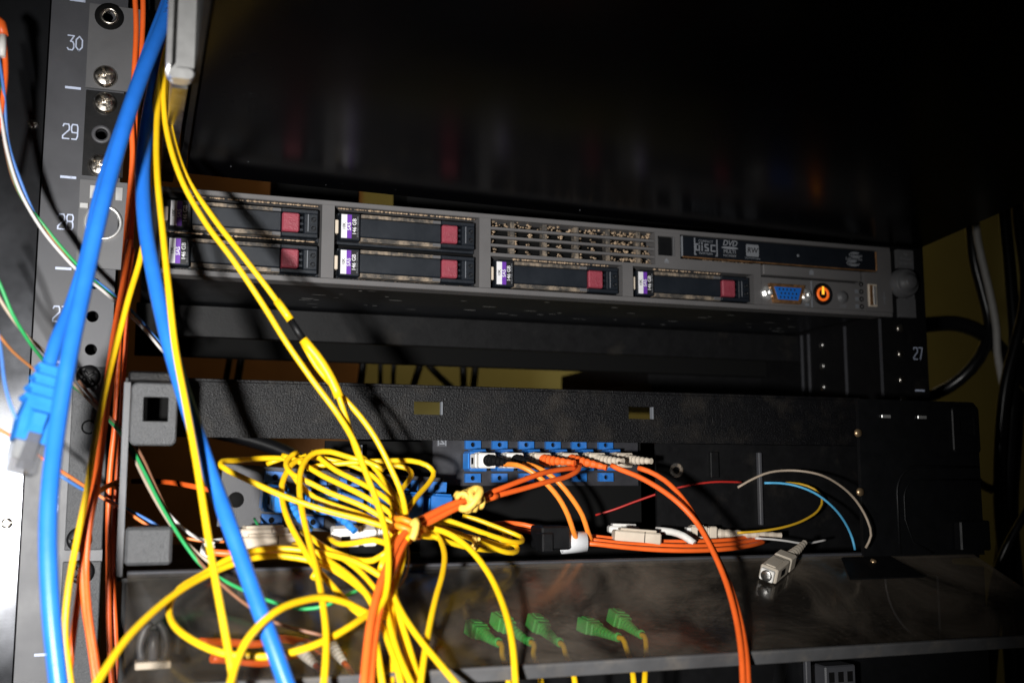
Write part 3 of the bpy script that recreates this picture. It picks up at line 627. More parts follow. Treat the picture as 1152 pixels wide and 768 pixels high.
AX = [-43.4, -28.6, -13.6, 1.7, 16.8, 32.6]
for i, x in enumerate(AX): adapter(T, Matrix.Translation((x, 0, -89.6+i*.12)), True)
tilt = Matrix.Translation((-122, -35, -109.5)) @ Matrix.Rotation(math.radians(3.5), 4, 'Y')
PL2 = part('adapter_plate', MB().box(-52, 53, .2, 2, -14, 14.5, .3).xf(tilt), mat('plate_dark_grey', (.030, .030, .034), .45, var=.1, bump=.1, bscale=1500), T)
part('plate_hole', MB().lathe((0, 0, 0), (0, -1, 0), [(0, 3.6), (.1, 3.5), (.1, .01)], 20).xf(tilt @ Matrix.Translation((-44.5, .1, -1.5))), 'dark', PL2)
LX = [-28, -9, 6.5, 21, 35, 49]
for i, x in enumerate(LX): adapter(T, tilt @ Matrix.Translation((x, 0, 0)) @ Matrix.Scale(1.12, 4), i > 1)

# ================================================================ plugs
def sc_plug(name, label, pos, d, mbody, mboot, upv=(0, 0, 1), L_=22, boot=24, group=None, ferrule=False, inner=True, bend=None, r0=3.2):
    """push-pull fibre plug: square housing, inner sleeve, ribbed boot; d points from the mating face to the boot"""
    M4 = frame(pos, d, upv); o = thing(name, label, 'plug', pos, group)
    b = MB(); b.box(0, L_*.62, -4.5, 4.5, -3.7, 3.7, .6); b.box(L_*.62, L_*.70, -3.9, 3.9, -3.2, 3.2, .3); b.box(L_*.70, L_, -4.6, 4.6, -3.8, 3.8, .7)
    part('housing', b.xf(M4), mbody, o)
    if inner: part('inner_sleeve', MB().box(-2.2, .2, -3.4, 3.4, -2.9, 2.9, .4).xf(M4), 'whiteplug' if mbody != 'green' else 'green', o)
    for s_ in (-1, 1): part('grip_window', MB().box(L_*.22, L_*.42, s_*4.5-.12, s_*4.5+.12, -1.7, 1.7, .05).xf(M4), 'dark', o)
    part('key', MB().box(L_*.06, L_*.5, -2.4, 2.4, 3.6, 4.3, .2).xf(M4), mbody, o)
    if ferrule:
        part('dust_cap', MB().lathe((0, 0, 0), (-1, 0, 0), [(0, 2.9), (2.6, 2.8), (2.9, 2.3), (2.9, .01)], 20).xf(M4), 'steel', o)
    pts = []; rad = []; n = 15; bend = Vector(bend or (0, 0, 0))
    for k in range(n+1):
        t = k/n; c = Vector((L_+boot*t, 0, 0)); p = M4 @ c + bend*t*t*boot
        rr = r0*(1-t)+1.55*t
        pts.append(p); rad.append(rr if k % 2 else rr*.80)
    part('boot', MB().tube(pts, rad, 14, smooth=False), mboot, o); return o, pts[-1]
PLUGSPEC = [
 ('white-faced plug with black boot in the first upper blue adapter', 0, 'whiteplug', 'blackplastic', (.30, -1, -.05)),
 ('white-faced plug with black boot in the second upper blue adapter', 1, 'whiteplug', 'blackplastic', (.35, -1, -.10)),
 ('pale plug with orange boot in the third upper blue adapter', 2, 'beige', 'orange', (.45, -1, -.04)),
 ('pale plug with orange boot in the fourth upper blue adapter', 3, 'beige', 'orange', (.55, -1, -.10)),
 ('pale plug with beige boot in the fifth upper blue adapter', 4, 'beige', 'beige', (.25, -1, -.02)),
 ('pale plug with beige boot in the sixth upper blue adapter', 5, 'beige', 'beige', (.25, -1, -.02)),
]
for lab, i, mbd, mbt, d in PLUGSPEC:
    x = AX[i]; o, e = sc_plug('fibre_plug', lab, (x, -10, -89.6+i*.12), (0, -1, 0), mbd, mbt, L_=17, boot=20, group='plugs in the upper adapter plate', inner=False, bend=(d[0], 0, d[2]*2))
for i, lab in ((0, 'blue plug with blue boot in the leftmost blue adapter behind the yellow loops'), (1, 'blue plug with blue boot in the second blue adapter left of the white plug')):
    p = tilt @ Vector((LX[i], -11, 0)); sc_plug('fibre_plug', lab, tuple(p), (.12, -1, -.12), 'plugblue', 'plugblue', L_=17, boot=18, group='blue plugs in the left adapter plate', inner=False, bend=(.35, 0, -.45), r0=3.7)
# loose plug on the lid
pA = Lm @ Vector((79, -25, 4.2)); pB = Lm @ Vector((119, 5, 4.4))
nrm = (Lm.to_3x3() @ Vector((0, 0, 1)))
o_loose, e_loose = sc_plug('fibre_plug', 'loose grey fibre plug lying on the right part of the clear lid', tuple(pA), tuple(pB-pA), 'greyplug', 'greyplug', tuple(nrm), L_=25, boot=24, ferrule=True, bend=(0, 0, .04))
# white plug left of the knot
sc_plug('fibre_plug', 'white square fibre plug lying left of the orange knot', (-127.7, -62.0, -124.4), (.98, -.12, .04), 'whiteplug', 'whiteplug', (0, -.3, 1), L_=20, boot=8, inner=False)
# pale splice blocks
def block(name, label, a, b, w_, h_, m_, extra=None):
    A, B = Vector(a), Vector(b); M4 = frame(A, B-A); L_ = (B-A).length; o = thing(name, label, 'splice block', a)
    part('body', MB().box(0, L_, -w_/2, w_/2, -h_/2, h_/2, .8).xf(M4), m_, o)
    part('cover', MB().box(L_*.12, L_*.9, -w_*.38, w_*.38, h_/2, h_/2+1.2, .4).xf(M4), m_, o)
    part('seam', MB().box(L_*.62, L_*.64, -w_/2-.1, -w_/2+.2, -h_/2, h_/2).xf(M4), 'dustdark', o); return o
block('splice_block', 'upper pale beige splice block beside the blue cable', (-167.0, -56.0, -122.9), (-145.8, -52.0, -122.6), 9, 5, 'beige')
block('splice_block', 'lower pale beige splice block wrapped by a thin green wire', (-166.5, -60.0, -126.9), (-142.3, -56.0, -126.8), 9, 6.5, 'beige')
block('splice_block', 'small white block under the first orange wires near the tab', (-182.2, -52.0, -128.9), (-176.9, -52.0, -130.2), 7, 6, 'whiteplug')
# white clips on the tray floor right
block('splice_block', 'long white splice block on the tray floor behind the orange cables', (19.1, -40.0, -127.0), (42.9, -44.0, -129.0), 8, 6, 'beige')
block('splice_block', 'flat white splice block behind the long one on the tray floor', (29.7, -10.0, -125.3), (45.6, -14.0, -125.8), 8, 4, 'whiteplug')
lv = MB().tube(spline([(48.1, -30.0, -125.2), (54.3, -36.0, -126.0), (58.2, -42.0, -128.0), (61.6, -46.0, -131.5)], 3), [1.2, 1.6, 2.0, 2.2, 2.2, 2.2, 2.2, 2.2, 2.2, 2.0, 1.8, 1.4, 1.0][:len(spline([(48.1, -30.0, -125.2), (54.3, -36.0, -126.0), (58.2, -42.0, -128.0), (61.6, -46.0, -131.5)], 3))] if False else 1.9, 10)
solo('curved_clip', lv, 'whiteplug', 'curved white plastic clip beside the long splice block', 'clip')
sc_plug('fibre_plug', 'pale plug with long ribbed boot lying behind the orange cables at right', (71.1, -24.0, -127.2), (.96, -.25, -.03), 'beige', 'beige', L_=14, boot=36, inner=True, r0=2.8)
# white sleeve and black clip
sl = thing('cable_sleeve', 'white paper sleeve wrapped around the orange cables in the tray', 'sleeve', (-6.8, -44.0, -129.0))
A, B = Vector((-10.6, -44.0, -129.8)), Vector((1.4, -46.0, -129.5)); ax = (B-A).normalized()
part('tube', MB().lathe(A, ax, [(0, 5.6), ((B-A).length, 5.2), ((B-A).length, 4.6), (0, 4.9)], 22), 'paper', sl)
part('tail', MB().hull([(-21.2, -40.0, -130.7), (-10.4, -46.0, -126.7), (-11.2, -48.0, -133.0), (-22.1, -40.0, -128.1), (-19.1, -42.0, -128.9)]), 'paper', sl)
cb = MB(); c0 = Vector((-16.8, -48.0, -127.4)); cb.box(c0.x-7.4, c0.x+7.4, c0.y-5, c0.y+12, c0.z-5.4, c0.z+6, .9)
bc = thing('cable_clip', 'black square cable clip beside the white sleeve', 'clip', tuple(c0)); part('body', cb, 'blackplastic', bc)
part('jaw', MB().box(c0.x-7.8, c0.x-2, c0.y-6.4, c0.y+4, c0.z-6.4, c0.z+3, .7), 'blackplastic', bc)

# ================================================================ cables
PATHS = [
 ('network_cable', 'thick blue network cable, leftmost, running from top down past the rail numbers', 'blue', 3.1, [(-200.1, -50.0, 136.2), (-206.4, -70.0, 101.2), (-214.8, -88.0, 67.6), (-220.3, -98.0, 42.5), (-224.6, -105.0, 19.9), (-228.8, -112.0, -5.1), (-232.2, -118.0, -30.4), (-235.3, -125.0, -54.7), (-237.5, -130.0, -77.6), (-238.5, -138.0, -99.6), (-238.1, -143.0, -117.5), (-235.8, -148.0, -140.7), (-231.9, -152.0, -165.6), (-228.8, -155.0, -182.6)]),
 ('network_cable', 'thick blue network cable crossing the clear lid in front of its left part', 'blue', 3.15, [(-196.0, -20.0, 151.0), (-203.3, -35.0, 111.9), (-210.3, -52.0, 70.5), (-212.8, -66.0, 35.6), (-211.1, -78.0, 7.5), (-206.8, -88.0, -16.7), (-200.2, -98.0, -45.1), (-192.1, -106.0, -72.0), (-183.9, -115.0, -96.2), (-176.8, -125.0, -116.0), (-169.1, -135.0, -138.2), (-162.5, -143.0, -156.4), (-155.1, -150.0, -177.1)]),
 ('fibre_cable', 'orange fibre cable at top left, left strand of the pair', 'orange', 1.26, [(-221.0, -25.0, 140.0), (-218.7, -25.0, 113.8), (-218.6, -27.0, 91.1), (-218.9, -28.0, 69.1), (-217.6, -28.0, 47.9), (-218.5, -28.0, 22.5), (-219.1, -28.0, 1.6), (-219.8, -27.0, -19.0), (-219.9, -26.0, -43.4), (-219.8, -26.0, -71.6), (-221.2, -25.0, -99.5), (-219.8, -25.0, -138.7), (-218.1, -26.0, -169.4), (-214.9, -28.0, -199.5)]),
 ('fibre_cable', 'orange fibre cable at top left, right strand of the pair', 'orange', 1.26, [(-217.1, -22.0, 142.1), (-215.8, -22.0, 119.9), (-216.3, -24.0, 92.5), (-217.3, -24.0, 70.6), (-216.7, -22.0, 45.4), (-216.6, -22.0, 24.0), (-216.8, -22.0, 2.9), (-216.7, -22.0, -18.0), (-217.2, -22.0, -42.8), (-217.2, -22.0, -71.4), (-218.2, -20.0, -99.5), (-218.0, -20.0, -139.1), (-215.5, -21.0, -170.2), (-212.7, -22.0, -200.8)]),
 ('fibre_cable', 'orange fibre cable running behind the low yellow strand and ending at bottom left', 'orange', 1.26, [(-217.1, -40.0, 7.5), (-219.1, -45.0, -13.8), (-221.5, -50.0, -34.4), (-223.6, -55.0, -58.1), (-225.3, -60.0, -81.0), (-226.4, -66.0, -99.5), (-227.9, -72.0, -113.8), (-229.2, -76.0, -127.7), (-227.4, -80.0, -148.1), (-224.7, -84.0, -161.3), (-221.6, -88.0, -177.6), (-218.9, -90.0, -193.9)]),
 ('fibre_cable', 'orange fibre cable leftmost of the orange strands beside the lower rail screws', 'orange', 1.26, [(-215.8, -35.0, 4.5), (-217.5, -42.0, -17.2), (-219.9, -46.0, -37.7), (-222.0, -48.0, -57.5), (-224.2, -54.0, -84.5), (-225.6, -60.0, -105.0), (-228.5, -66.0, -121.1), (-229.5, -72.0, -138.4), (-230.6, -76.0, -153.6), (-231.5, -80.0, -170.0), (-232.1, -84.0, -187.6)]),
 ('fibre_cable', 'orange fibre cable in the middle of the orange strands at bottom left', 'orange', 1.26, [(-224.8, -74.0, -101.3), (-227.0, -76.0, -117.2), (-227.5, -77.0, -134.6), (-225.5, -82.0, -151.4), (-222.5, -86.0, -166.2), (-218.2, -92.0, -187.0)]),
 ('fibre_cable', 'yellow fibre cable that passes behind the blue cable and descends over the left rail', 'yellow', 1.3, [(-204.0, -40.0, 105.4), (-207.0, -50.0, 84.1), (-209.1, -56.0, 67.2), (-210.1, -58.0, 52.2), (-210.0, -58.0, 32.1), (-210.1, -58.0, 16.1), (-212.2, -62.0, -4.6), (-216.2, -68.0, -23.2), (-219.6, -72.0, -40.9), (-223.4, -76.0, -61.7), (-226.4, -80.0, -83.6), (-228.4, -82.0, -103.0), (-231.2, -86.0, -123.6), (-233.1, -90.0, -140.2), (-233.5, -92.0, -156.6), (-231.5, -94.0, -169.5), (-228.5, -96.0, -185.5)]),
 ('fibre_cable', 'straight yellow fibre cable hanging just right of the blue cable, down to bottom edge', 'yellow', 1.34, [(-204.8, -52.0, 96.3), (-207.3, -60.0, 76.3), (-208.0, -72.0, 48.1), (-207.0, -82.0, 25.9), (-204.2, -92.0, 1.1), (-201.5, -102.0, -22.5), (-198.2, -110.0, -48.2), (-194.1, -118.0, -69.4), (-189.5, -126.0, -93.0), (-185.7, -134.0, -115.6), (-182.9, -142.0, -132.5), (-179.6, -150.0, -150.1), (-176.4, -158.0, -168.4), (-174.2, -162.0, -185.2)]),
 ('fibre_cable', 'left strand of the two yellow cables slanting across the server drives', 'yellow', 1.26, [(-203.4, -56.0, 94.9), (-205.9, -62.0, 75.8), (-204.4, -66.0, 54.4), (-197.4, -72.0, 29.5), (-186.4, -78.0, 8.7), (-175.2, -82.0, -6.8), (-162.4, -85.0, -26.0), (-152.7, -88.0, -41.9), (-141.5, -90.0, -57.9), (-131.0, -92.0, -72.0), (-125.2, -96.0, -82.5), (-120.6, -102.0, -96.6), (-116.4, -108.0, -110.3), (-114.7, -116.0, -122.4), (-115.7, -124.0, -134.0), (-118.3, -130.0, -144.2), (-122.2, -134.0, -149.0), (-124.3, -138.0, -154.0), (-123.7, -142.0, -161.5), (-122.9, -148.0, -172.7), (-121.6, -152.0, -188.1)]),
 ('spliced_cable', 'right strand of the slanting yellow cables, with a dark grey joint sleeve', 'yellow', 1.26, [(-201.7, -50.0, 97.5), (-204.7, -56.0, 78.1), (-202.4, -60.0, 56.5), (-195.0, -66.0, 32.1), (-183.2, -72.0, 13.0), (-171.9, -77.0, -2.5), (-160.6, -80.0, -17.4), (-150.5, -83.0, -31.6), (-145.1, -84.0, -39.9), (-139.4, -85.0, -46.7), (-134.9, -86.0, -53.5), (-131.1, -87.0, -61.1), (-127.3, -88.0, -71.7), (-123.6, -92.0, -85.0), (-118.9, -98.0, -98.8), (-114.8, -104.0, -112.9), (-112.2, -108.0, -125.3), (-111.9, -114.0, -138.3), (-110.7, -122.0, -151.4), (-108.7, -132.0, -163.7), (-107.2, -144.0, -176.5), (-105.2, -150.0, -189.7)]),
 ('fibre_cable', 'yellow fibre cable running to the orange knot from the joint sleeve, rightmost strand', 'yellow', 1.26, [(-144.5, -80.0, -41.0), (-138.5, -80.0, -50.8), (-129.1, -80.0, -61.3), (-119.4, -81.0, -71.9), (-112.8, -82.0, -81.1), (-106.0, -84.0, -94.5), (-101.8, -87.0, -105.6), (-100.9, -92.0, -116.4), (-103.1, -98.0, -125.3), (-106.0, -106.0, -133.8), (-110.3, -112.0, -142.1), (-113.1, -120.0, -151.5), (-114.1, -128.0, -160.6), (-117.7, -140.0, -174.9), (-120.9, -146.0, -189.4)]),
 ('fibre_cable', 'yellow fibre cable fanning out furthest right below the knot, slanting to the bottom edge', 'yellow', 1.26, [(-106.1, -98.0, -121.6), (-109.7, -106.0, -131.9), (-112.7, -116.0, -141.6), (-111.3, -126.0, -149.2), (-109.4, -134.0, -154.4), (-106.1, -142.0, -160.4), (-101.4, -150.0, -167.2), (-96.3, -156.0, -174.1), (-87.7, -160.0, -184.3)]),
 ('fibre_cable', 'yellow fibre cable below the knot, second from the left strand at bottom edge', 'yellow', 1.26, [(-109.7, -102.0, -125.0), (-113.6, -110.0, -135.1), (-115.9, -118.0, -144.8), (-115.9, -126.0, -152.4), (-115.2, -140.0, -163.8), (-112.4, -150.0, -173.6), (-108.2, -156.0, -185.2)]),
 ('fibre_cable', 'yellow fibre cable below the knot, half hidden between its neighbours at the bottom', 'yellow', 1.26, [(-106.8, -98.0, -125.2), (-109.2, -104.0, -135.7), (-112.4, -112.0, -144.8), (-110.5, -120.0, -155.0), (-109.3, -130.0, -165.6), (-108.9, -140.0, -175.5), (-107.5, -146.0, -188.8)]),
 ('fibre_cable', 'yellow fibre cable with a straight drop over the lid between knot and long arc', 'yellow', 1.26, [(-96.3, -70.0, -119.1), (-88.5, -76.0, -119.8), (-83.9, -80.0, -123.5), (-84.0, -92.0, -130.5), (-88.1, -104.0, -138.0), (-94.0, -116.0, -145.7), (-99.7, -128.0, -154.5), (-104.9, -140.0, -164.3), (-108.6, -148.0, -174.1), (-111.1, -152.0, -188.9)]),
 ('fibre_cable', 'yellow fibre cable in a long arc falling right of the knot to bottom edge', 'yellow', 1.34, [(-98.4, -74.0, -122.8), (-92.0, -80.0, -120.3), (-83.7, -88.0, -121.3), (-75.9, -98.0, -127.3), (-70.6, -110.0, -136.9), (-69.0, -126.0, -149.1), (-70.1, -140.0, -161.1), (-72.2, -150.0, -176.0), (-74.3, -156.0, -190.7)]),
 ('fibre_cable', 'yellow fibre cable sweeping from bottom left corner up over the lid hinge', 'yellow', 1.34, [(-224.6, -166.0, -172.4), (-217.3, -152.0, -161.3), (-210.4, -138.0, -153.0), (-198.7, -120.0, -144.0), (-185.7, -104.0, -137.4), (-170.9, -94.0, -132.3), (-157.9, -90.0, -130.1), (-143.0, -92.0, -131.7), (-134.1, -96.0, -134.9), (-126.0, -104.0, -140.2), (-120.4, -112.0, -145.6), (-113.9, -116.0, -151.9)]),
 ('fibre_cable', 'yellow fibre cable making a wide flat loop on the left half of the lid', 'yellow', 1.34, [(-110.8, -108.0, -140.6), (-123.9, -100.0, -132.7), (-140.3, -88.0, -128.8), (-157.2, -84.0, -127.6), (-171.8, -88.0, -130.3), (-183.8, -94.0, -136.5), (-192.6, -100.0, -141.2), (-196.2, -104.0, -146.1), (-196.3, -110.0, -150.1), (-193.6, -120.0, -154.1), (-186.5, -130.0, -158.2), (-178.8, -136.0, -160.9), (-169.4, -139.0, -162.2), (-160.4, -140.0, -162.2), (-150.7, -139.0, -160.6), (-140.6, -136.0, -157.7), (-131.2, -132.0, -153.7), (-124.6, -126.0, -151.1), (-116.6, -118.0, -148.2)]),
 ('fibre_cable', 'yellow fibre cable arching over the blue cable at the bottom of the lid', 'yellow', 1.34, [(-180.6, -172.0, -174.2), (-177.9, -164.0, -165.9), (-175.5, -158.0, -160.2), (-172.3, -154.0, -154.7), (-165.8, -148.0, -148.8), (-158.6, -142.0, -145.1), (-150.4, -136.0, -143.5), (-141.5, -130.0, -143.4), (-131.2, -126.0, -146.5), (-123.5, -124.0, -150.7), (-116.7, -122.0, -152.5)]),
 ('fibre_cable', 'yellow fibre cable with a tall hook shape left of the white plug, down to bottom', 'yellow', 1.3, [(-104.2, -62.0, -94.7), (-111.5, -58.0, -91.1), (-117.7, -56.0, -89.5), (-121.8, -56.0, -88.3), (-127.8, -56.0, -86.7), (-134.6, -58.0, -87.2), (-139.4, -62.0, -90.5), (-142.5, -68.0, -96.0), (-143.9, -76.0, -104.0), (-144.1, -84.0, -111.0), (-143.1, -96.0, -121.8), (-142.2, -110.0, -131.9), (-141.8, -126.0, -143.8), (-142.3, -140.0, -155.8), (-144.1, -150.0, -165.5), (-146.1, -156.0, -176.6)]),
 ('fibre_cable', 'yellow fibre cable with narrow bend at upper left, crossing down to the orange strand', 'yellow', 1.3, [(-137.2, -50.0, -89.9), (-143.0, -54.0, -91.2), (-147.2, -60.0, -95.6), (-150.1, -66.0, -101.4), (-150.6, -74.0, -108.9), (-149.3, -82.0, -115.8), (-146.6, -90.0, -122.8), (-140.9, -102.0, -133.9), (-135.4, -110.0, -140.8), (-130.7, -118.0, -146.7), (-126.6, -124.0, -150.6), (-122.2, -128.0, -152.3)]),
 ('fibre_cable', 'yellow fibre cable starting in a sharp tip left of the blue adapters', 'yellow', 1.3, [(-136.7, -46.0, -88.2), (-140.2, -46.0, -89.8), (-151.6, -47.0, -89.5), (-160.9, -50.0, -90.0), (-170.3, -56.0, -91.0), (-175.2, -62.0, -91.5), (-175.9, -66.0, -93.5), (-168.9, -72.0, -97.6), (-160.7, -76.0, -101.7), (-151.9, -80.0, -105.8), (-144.0, -83.0, -108.8), (-135.5, -86.0, -111.7), (-127.2, -88.0, -114.0), (-118.5, -90.0, -116.2), (-110.5, -92.0, -118.8), (-103.6, -92.0, -120.8)]),
 ('fibre_cable', 'yellow fibre cable, second lowest strand crossing the blue adapters towards the knot', 'yellow', 1.26, [(-141.7, -50.0, -86.7), (-146.1, -54.0, -90.0), (-147.4, -58.0, -93.2), (-145.0, -64.0, -97.2), (-138.2, -68.0, -100.6), (-130.2, -72.0, -104.9), (-122.0, -76.0, -108.3), (-115.5, -79.0, -111.3), (-107.8, -83.0, -116.2), (-101.4, -86.0, -119.6)]),
 ('fibre_cable', 'yellow fibre cable, middle strand of those crossing towards the knot from upper left', 'yellow', 1.26, [(-147.8, -48.0, -88.3), (-142.7, -52.0, -90.4), (-138.1, -56.0, -93.2), (-131.8, -62.0, -97.5), (-123.7, -68.0, -101.8), (-115.4, -74.0, -106.4), (-107.3, -79.0, -111.8), (-101.7, -84.0, -117.0), (-97.4, -86.0, -121.5)]),
 ('fibre_cable', 'yellow fibre cable, uppermost of the strands crossing towards the knot', 'yellow', 1.26, [(-133.6, -44.0, -86.5), (-130.0, -50.0, -90.6), (-124.9, -56.0, -95.1), (-116.2, -62.0, -99.9), (-107.4, -70.0, -105.7), (-101.5, -78.0, -111.8), (-98.6, -84.0, -117.8), (-95.3, -84.0, -123.2)]),
 ('fibre_cable', 'yellow fibre cable, lowest short strand between the hook and the knot', 'yellow', 1.26, [(-145.2, -60.0, -96.4), (-140.6, -64.0, -103.0), (-135.7, -68.0, -107.2), (-127.4, -72.0, -110.6), (-118.8, -76.0, -113.6), (-110.6, -80.0, -117.4), (-103.2, -84.0, -121.5)]),
 ('fibre_cable', 'yellow fibre cable with the widest round bend above the knot', 'yellow', 1.26, [(-136.5, -46.0, -94.2), (-129.6, -48.0, -92.6), (-120.6, -50.0, -91.8), (-110.7, -54.0, -91.0), (-100.0, -56.0, -90.6), (-90.3, -56.0, -90.5), (-82.7, -56.0, -92.5), (-79.8, -58.0, -95.8), (-82.5, -62.0, -99.9), (-89.5, -70.0, -105.4), (-95.6, -78.0, -110.3), (-100.9, -84.0, -116.6), (-104.6, -90.0, -123.5)]),
 ('fibre_cable', 'yellow fibre cable with the tighter inner bend above the knot', 'yellow', 1.26, [(-105.6, -46.0, -94.5), (-100.7, -50.0, -92.9), (-95.6, -52.0, -92.9), (-91.1, -54.0, -94.2), (-89.8, -56.0, -96.6), (-92.1, -60.0, -99.5), (-96.4, -66.0, -103.1), (-100.6, -72.0, -107.3), (-103.9, -78.0, -112.6), (-106.0, -86.0, -119.9), (-105.8, -92.0, -125.6)]),
 ('fibre_cable', 'yellow fibre cable ending in the upper hairpin right of the knot', 'yellow', 1.26, [(-106.0, -86.0, -124.4), (-96.6, -76.0, -119.6), (-88.6, -70.0, -116.1), (-80.9, -66.0, -115.9), (-67.9, -66.0, -120.0), (-54.6, -66.0, -124.6), (-43.9, -64.0, -127.8), (-36.5, -58.0, -128.2), (-34.8, -52.0, -126.4), (-40.6, -48.0, -123.6), (-48.1, -46.0, -120.6), (-54.6, -44.0, -118.1), (-61.1, -42.0, -116.4)]),
 ('fibre_cable', 'yellow fibre cable ending in the lower hairpin right of the knot', 'yellow', 1.26, [(-106.1, -90.0, -126.4), (-95.9, -80.0, -121.8), (-88.5, -76.0, -119.0), (-82.3, -74.0, -119.9), (-70.2, -74.0, -124.0), (-57.2, -74.0, -129.4), (-48.9, -72.0, -132.0), (-42.0, -66.0, -132.2), (-39.9, -60.0, -130.1), (-43.4, -56.0, -127.8), (-46.7, -54.0, -128.2), (-50.9, -52.0, -129.5)]),
 ('fibre_cable', 'yellow fibre cable, short low strand right of the knot above the lid', 'yellow', 1.26, [(-103.0, -90.0, -128.7), (-95.3, -84.0, -123.2), (-89.3, -82.0, -122.6), (-81.8, -80.0, -125.5), (-71.1, -77.0, -128.6), (-60.2, -74.0, -130.5), (-50.3, -66.0, -131.2)]),
 ('fibre_cable', 'yellow fibre cable with a small loop just left of the knot', 'yellow', 1.26, [(-130.2, -72.0, -124.3), (-127.0, -84.0, -126.3), (-121.4, -90.0, -125.4), (-115.4, -94.0, -124.2), (-109.9, -98.0, -125.9), (-107.1, -104.0, -127.8), (-103.9, -106.0, -123.4), (-103.7, -102.0, -120.7), (-107.7, -100.0, -122.9), (-112.3, -104.0, -129.1), (-115.3, -108.0, -135.2)]),
 ('fibre_cable', 'yellow fibre cable curving below the white plug towards the orange strand', 'yellow', 1.3, [(-141.4, -70.0, -121.5), (-138.1, -78.0, -124.2), (-134.1, -86.0, -127.6), (-128.4, -92.0, -130.3), (-122.6, -97.0, -132.2), (-117.0, -102.0, -132.0), (-112.0, -106.0, -128.3)]),
 ('fibre_cable', 'yellow fibre cable slanting over the lid hinge, crossing under its neighbours', 'yellow', 1.3, [(-140.6, -96.0, -139.0), (-136.4, -92.0, -133.7), (-130.6, -88.0, -130.5), (-125.3, -92.0, -133.2), (-120.9, -100.0, -137.8), (-117.7, -106.0, -142.4), (-113.8, -112.0, -147.5)]),
 ('fibre_cable', 'yellow fibre cable with a shallow bend in the dark above the left adapters', 'yellow', 1.18, [(-153.8, -40.0, -92.2), (-147.7, -42.0, -89.8), (-136.3, -44.0, -89.0), (-125.6, -46.0, -90.1), (-115.6, -50.0, -93.0), (-108.1, -54.0, -97.1), (-103.6, -60.0, -102.7), (-100.9, -70.0, -109.7), (-100.0, -80.0, -116.4)]),
 ('fibre_cable', 'yellow fibre cable dipping steeply from the inner bend into the knot', 'yellow', 1.18, [(-113.2, -50.0, -88.1), (-109.1, -58.0, -92.3), (-105.0, -66.0, -99.5), (-101.1, -74.0, -107.3), (-99.2, -80.0, -114.9), (-96.1, -84.0, -121.6), (-86.6, -78.0, -124.3), (-73.6, -70.0, -124.1), (-59.1, -64.0, -126.3), (-45.8, -58.0, -130.1), (-37.7, -50.0, -129.8), (-42.6, -46.0, -125.8)]),
 ('fibre_cable', 'yellow fibre cable in the dim back row right of the knot', 'yellow', 1.18, [(-95.1, -60.0, -118.7), (-84.1, -56.0, -118.2), (-71.9, -52.0, -119.3), (-58.5, -48.0, -122.1), (-46.2, -46.0, -126.1), (-36.0, -40.0, -127.8), (-35.8, -34.0, -125.6), (-44.6, -30.0, -123.0)]),
 ('fibre_cable', 'yellow fibre cable sagging low left of the orange strand above the lid', 'yellow', 1.26, [(-145.7, -74.0, -126.5), (-140.4, -84.0, -128.3), (-133.4, -96.0, -132.8), (-126.9, -108.0, -138.4), (-122.6, -116.0, -144.1), (-119.6, -122.0, -151.1), (-117.9, -134.0, -159.6), (-116.5, -146.0, -169.2), (-115.1, -152.0, -182.4)]),
 ('fibre_cable', 'orange fibre cable, left strand hanging thick in front of the yellow fan', 'orange', 1.6, [(-58.6, -78.0, -105.8), (-67.0, -82.0, -107.3), (-78.2, -88.0, -109.5), (-90.2, -94.0, -113.8), (-99.4, -100.0, -118.0), (-107.4, -108.0, -123.3), (-114.0, -118.0, -131.7), (-120.0, -128.0, -140.3), (-125.1, -138.0, -150.7), (-128.2, -146.0, -160.7), (-131.0, -154.0, -173.3), (-132.5, -158.0, -186.1)]),
 ('fibre_cable', 'orange fibre cable, right strand hanging thick in front of the yellow fan', 'orange', 1.6, [(-54.5, -76.0, -106.3), (-64.3, -80.0, -108.6), (-75.2, -86.0, -110.7), (-87.3, -92.0, -115.4), (-97.4, -98.0, -119.5), (-105.0, -106.0, -124.5), (-111.7, -116.0, -133.3), (-117.4, -126.0, -141.9), (-122.6, -136.0, -152.0), (-125.8, -144.0, -161.8), (-128.3, -152.0, -173.8), (-129.6, -156.0, -186.7)]),
 ('fibre_cable', 'upper orange fibre cable from the yellow twist tie to the adapter plugs', 'orange', 1.26, [(-65.1, -80.0, -107.4), (-56.2, -76.0, -104.3), (-41.0, -68.0, -99.9), (-26.8, -60.0, -96.1), (-14.5, -52.0, -94.3), (-2.7, -44.0, -93.3)]),
 ('fibre_cable', 'lower orange fibre cable from the yellow twist tie to the adapter plugs', 'orange', 1.26, [(-65.1, -80.0, -108.9), (-54.5, -76.0, -106.3), (-38.8, -68.0, -103.2), (-23.2, -60.0, -99.9), (-10.8, -52.0, -97.7), (-2.6, -46.0, -94.6), (0.9, -40.0, -91.9)]),
 ('fibre_cable', 'left of the two light orange cables curving down into the white sleeve', 'orange_light', 1.29, [(-39.8, -32.0, -91.1), (-39.3, -44.0, -91.7), (-36.6, -52.0, -92.2), (-31.7, -56.0, -94.8), (-25.2, -58.0, -99.9), (-17.9, -58.0, -107.5), (-12.1, -56.0, -116.1), (-7.7, -52.0, -123.9), (-2.9, -46.0, -129.8)]),
 ('fibre_cable', 'right of the two light orange cables curving down into the white sleeve', 'orange_light', 1.29, [(-28.1, -36.0, -90.7), (-25.4, -44.0, -92.5), (-21.6, -50.0, -95.2), (-16.2, -54.0, -100.3), (-9.3, -54.0, -108.0), (-2.9, -52.0, -116.3), (1.6, -48.0, -124.2), (6.5, -42.0, -130.2)]),
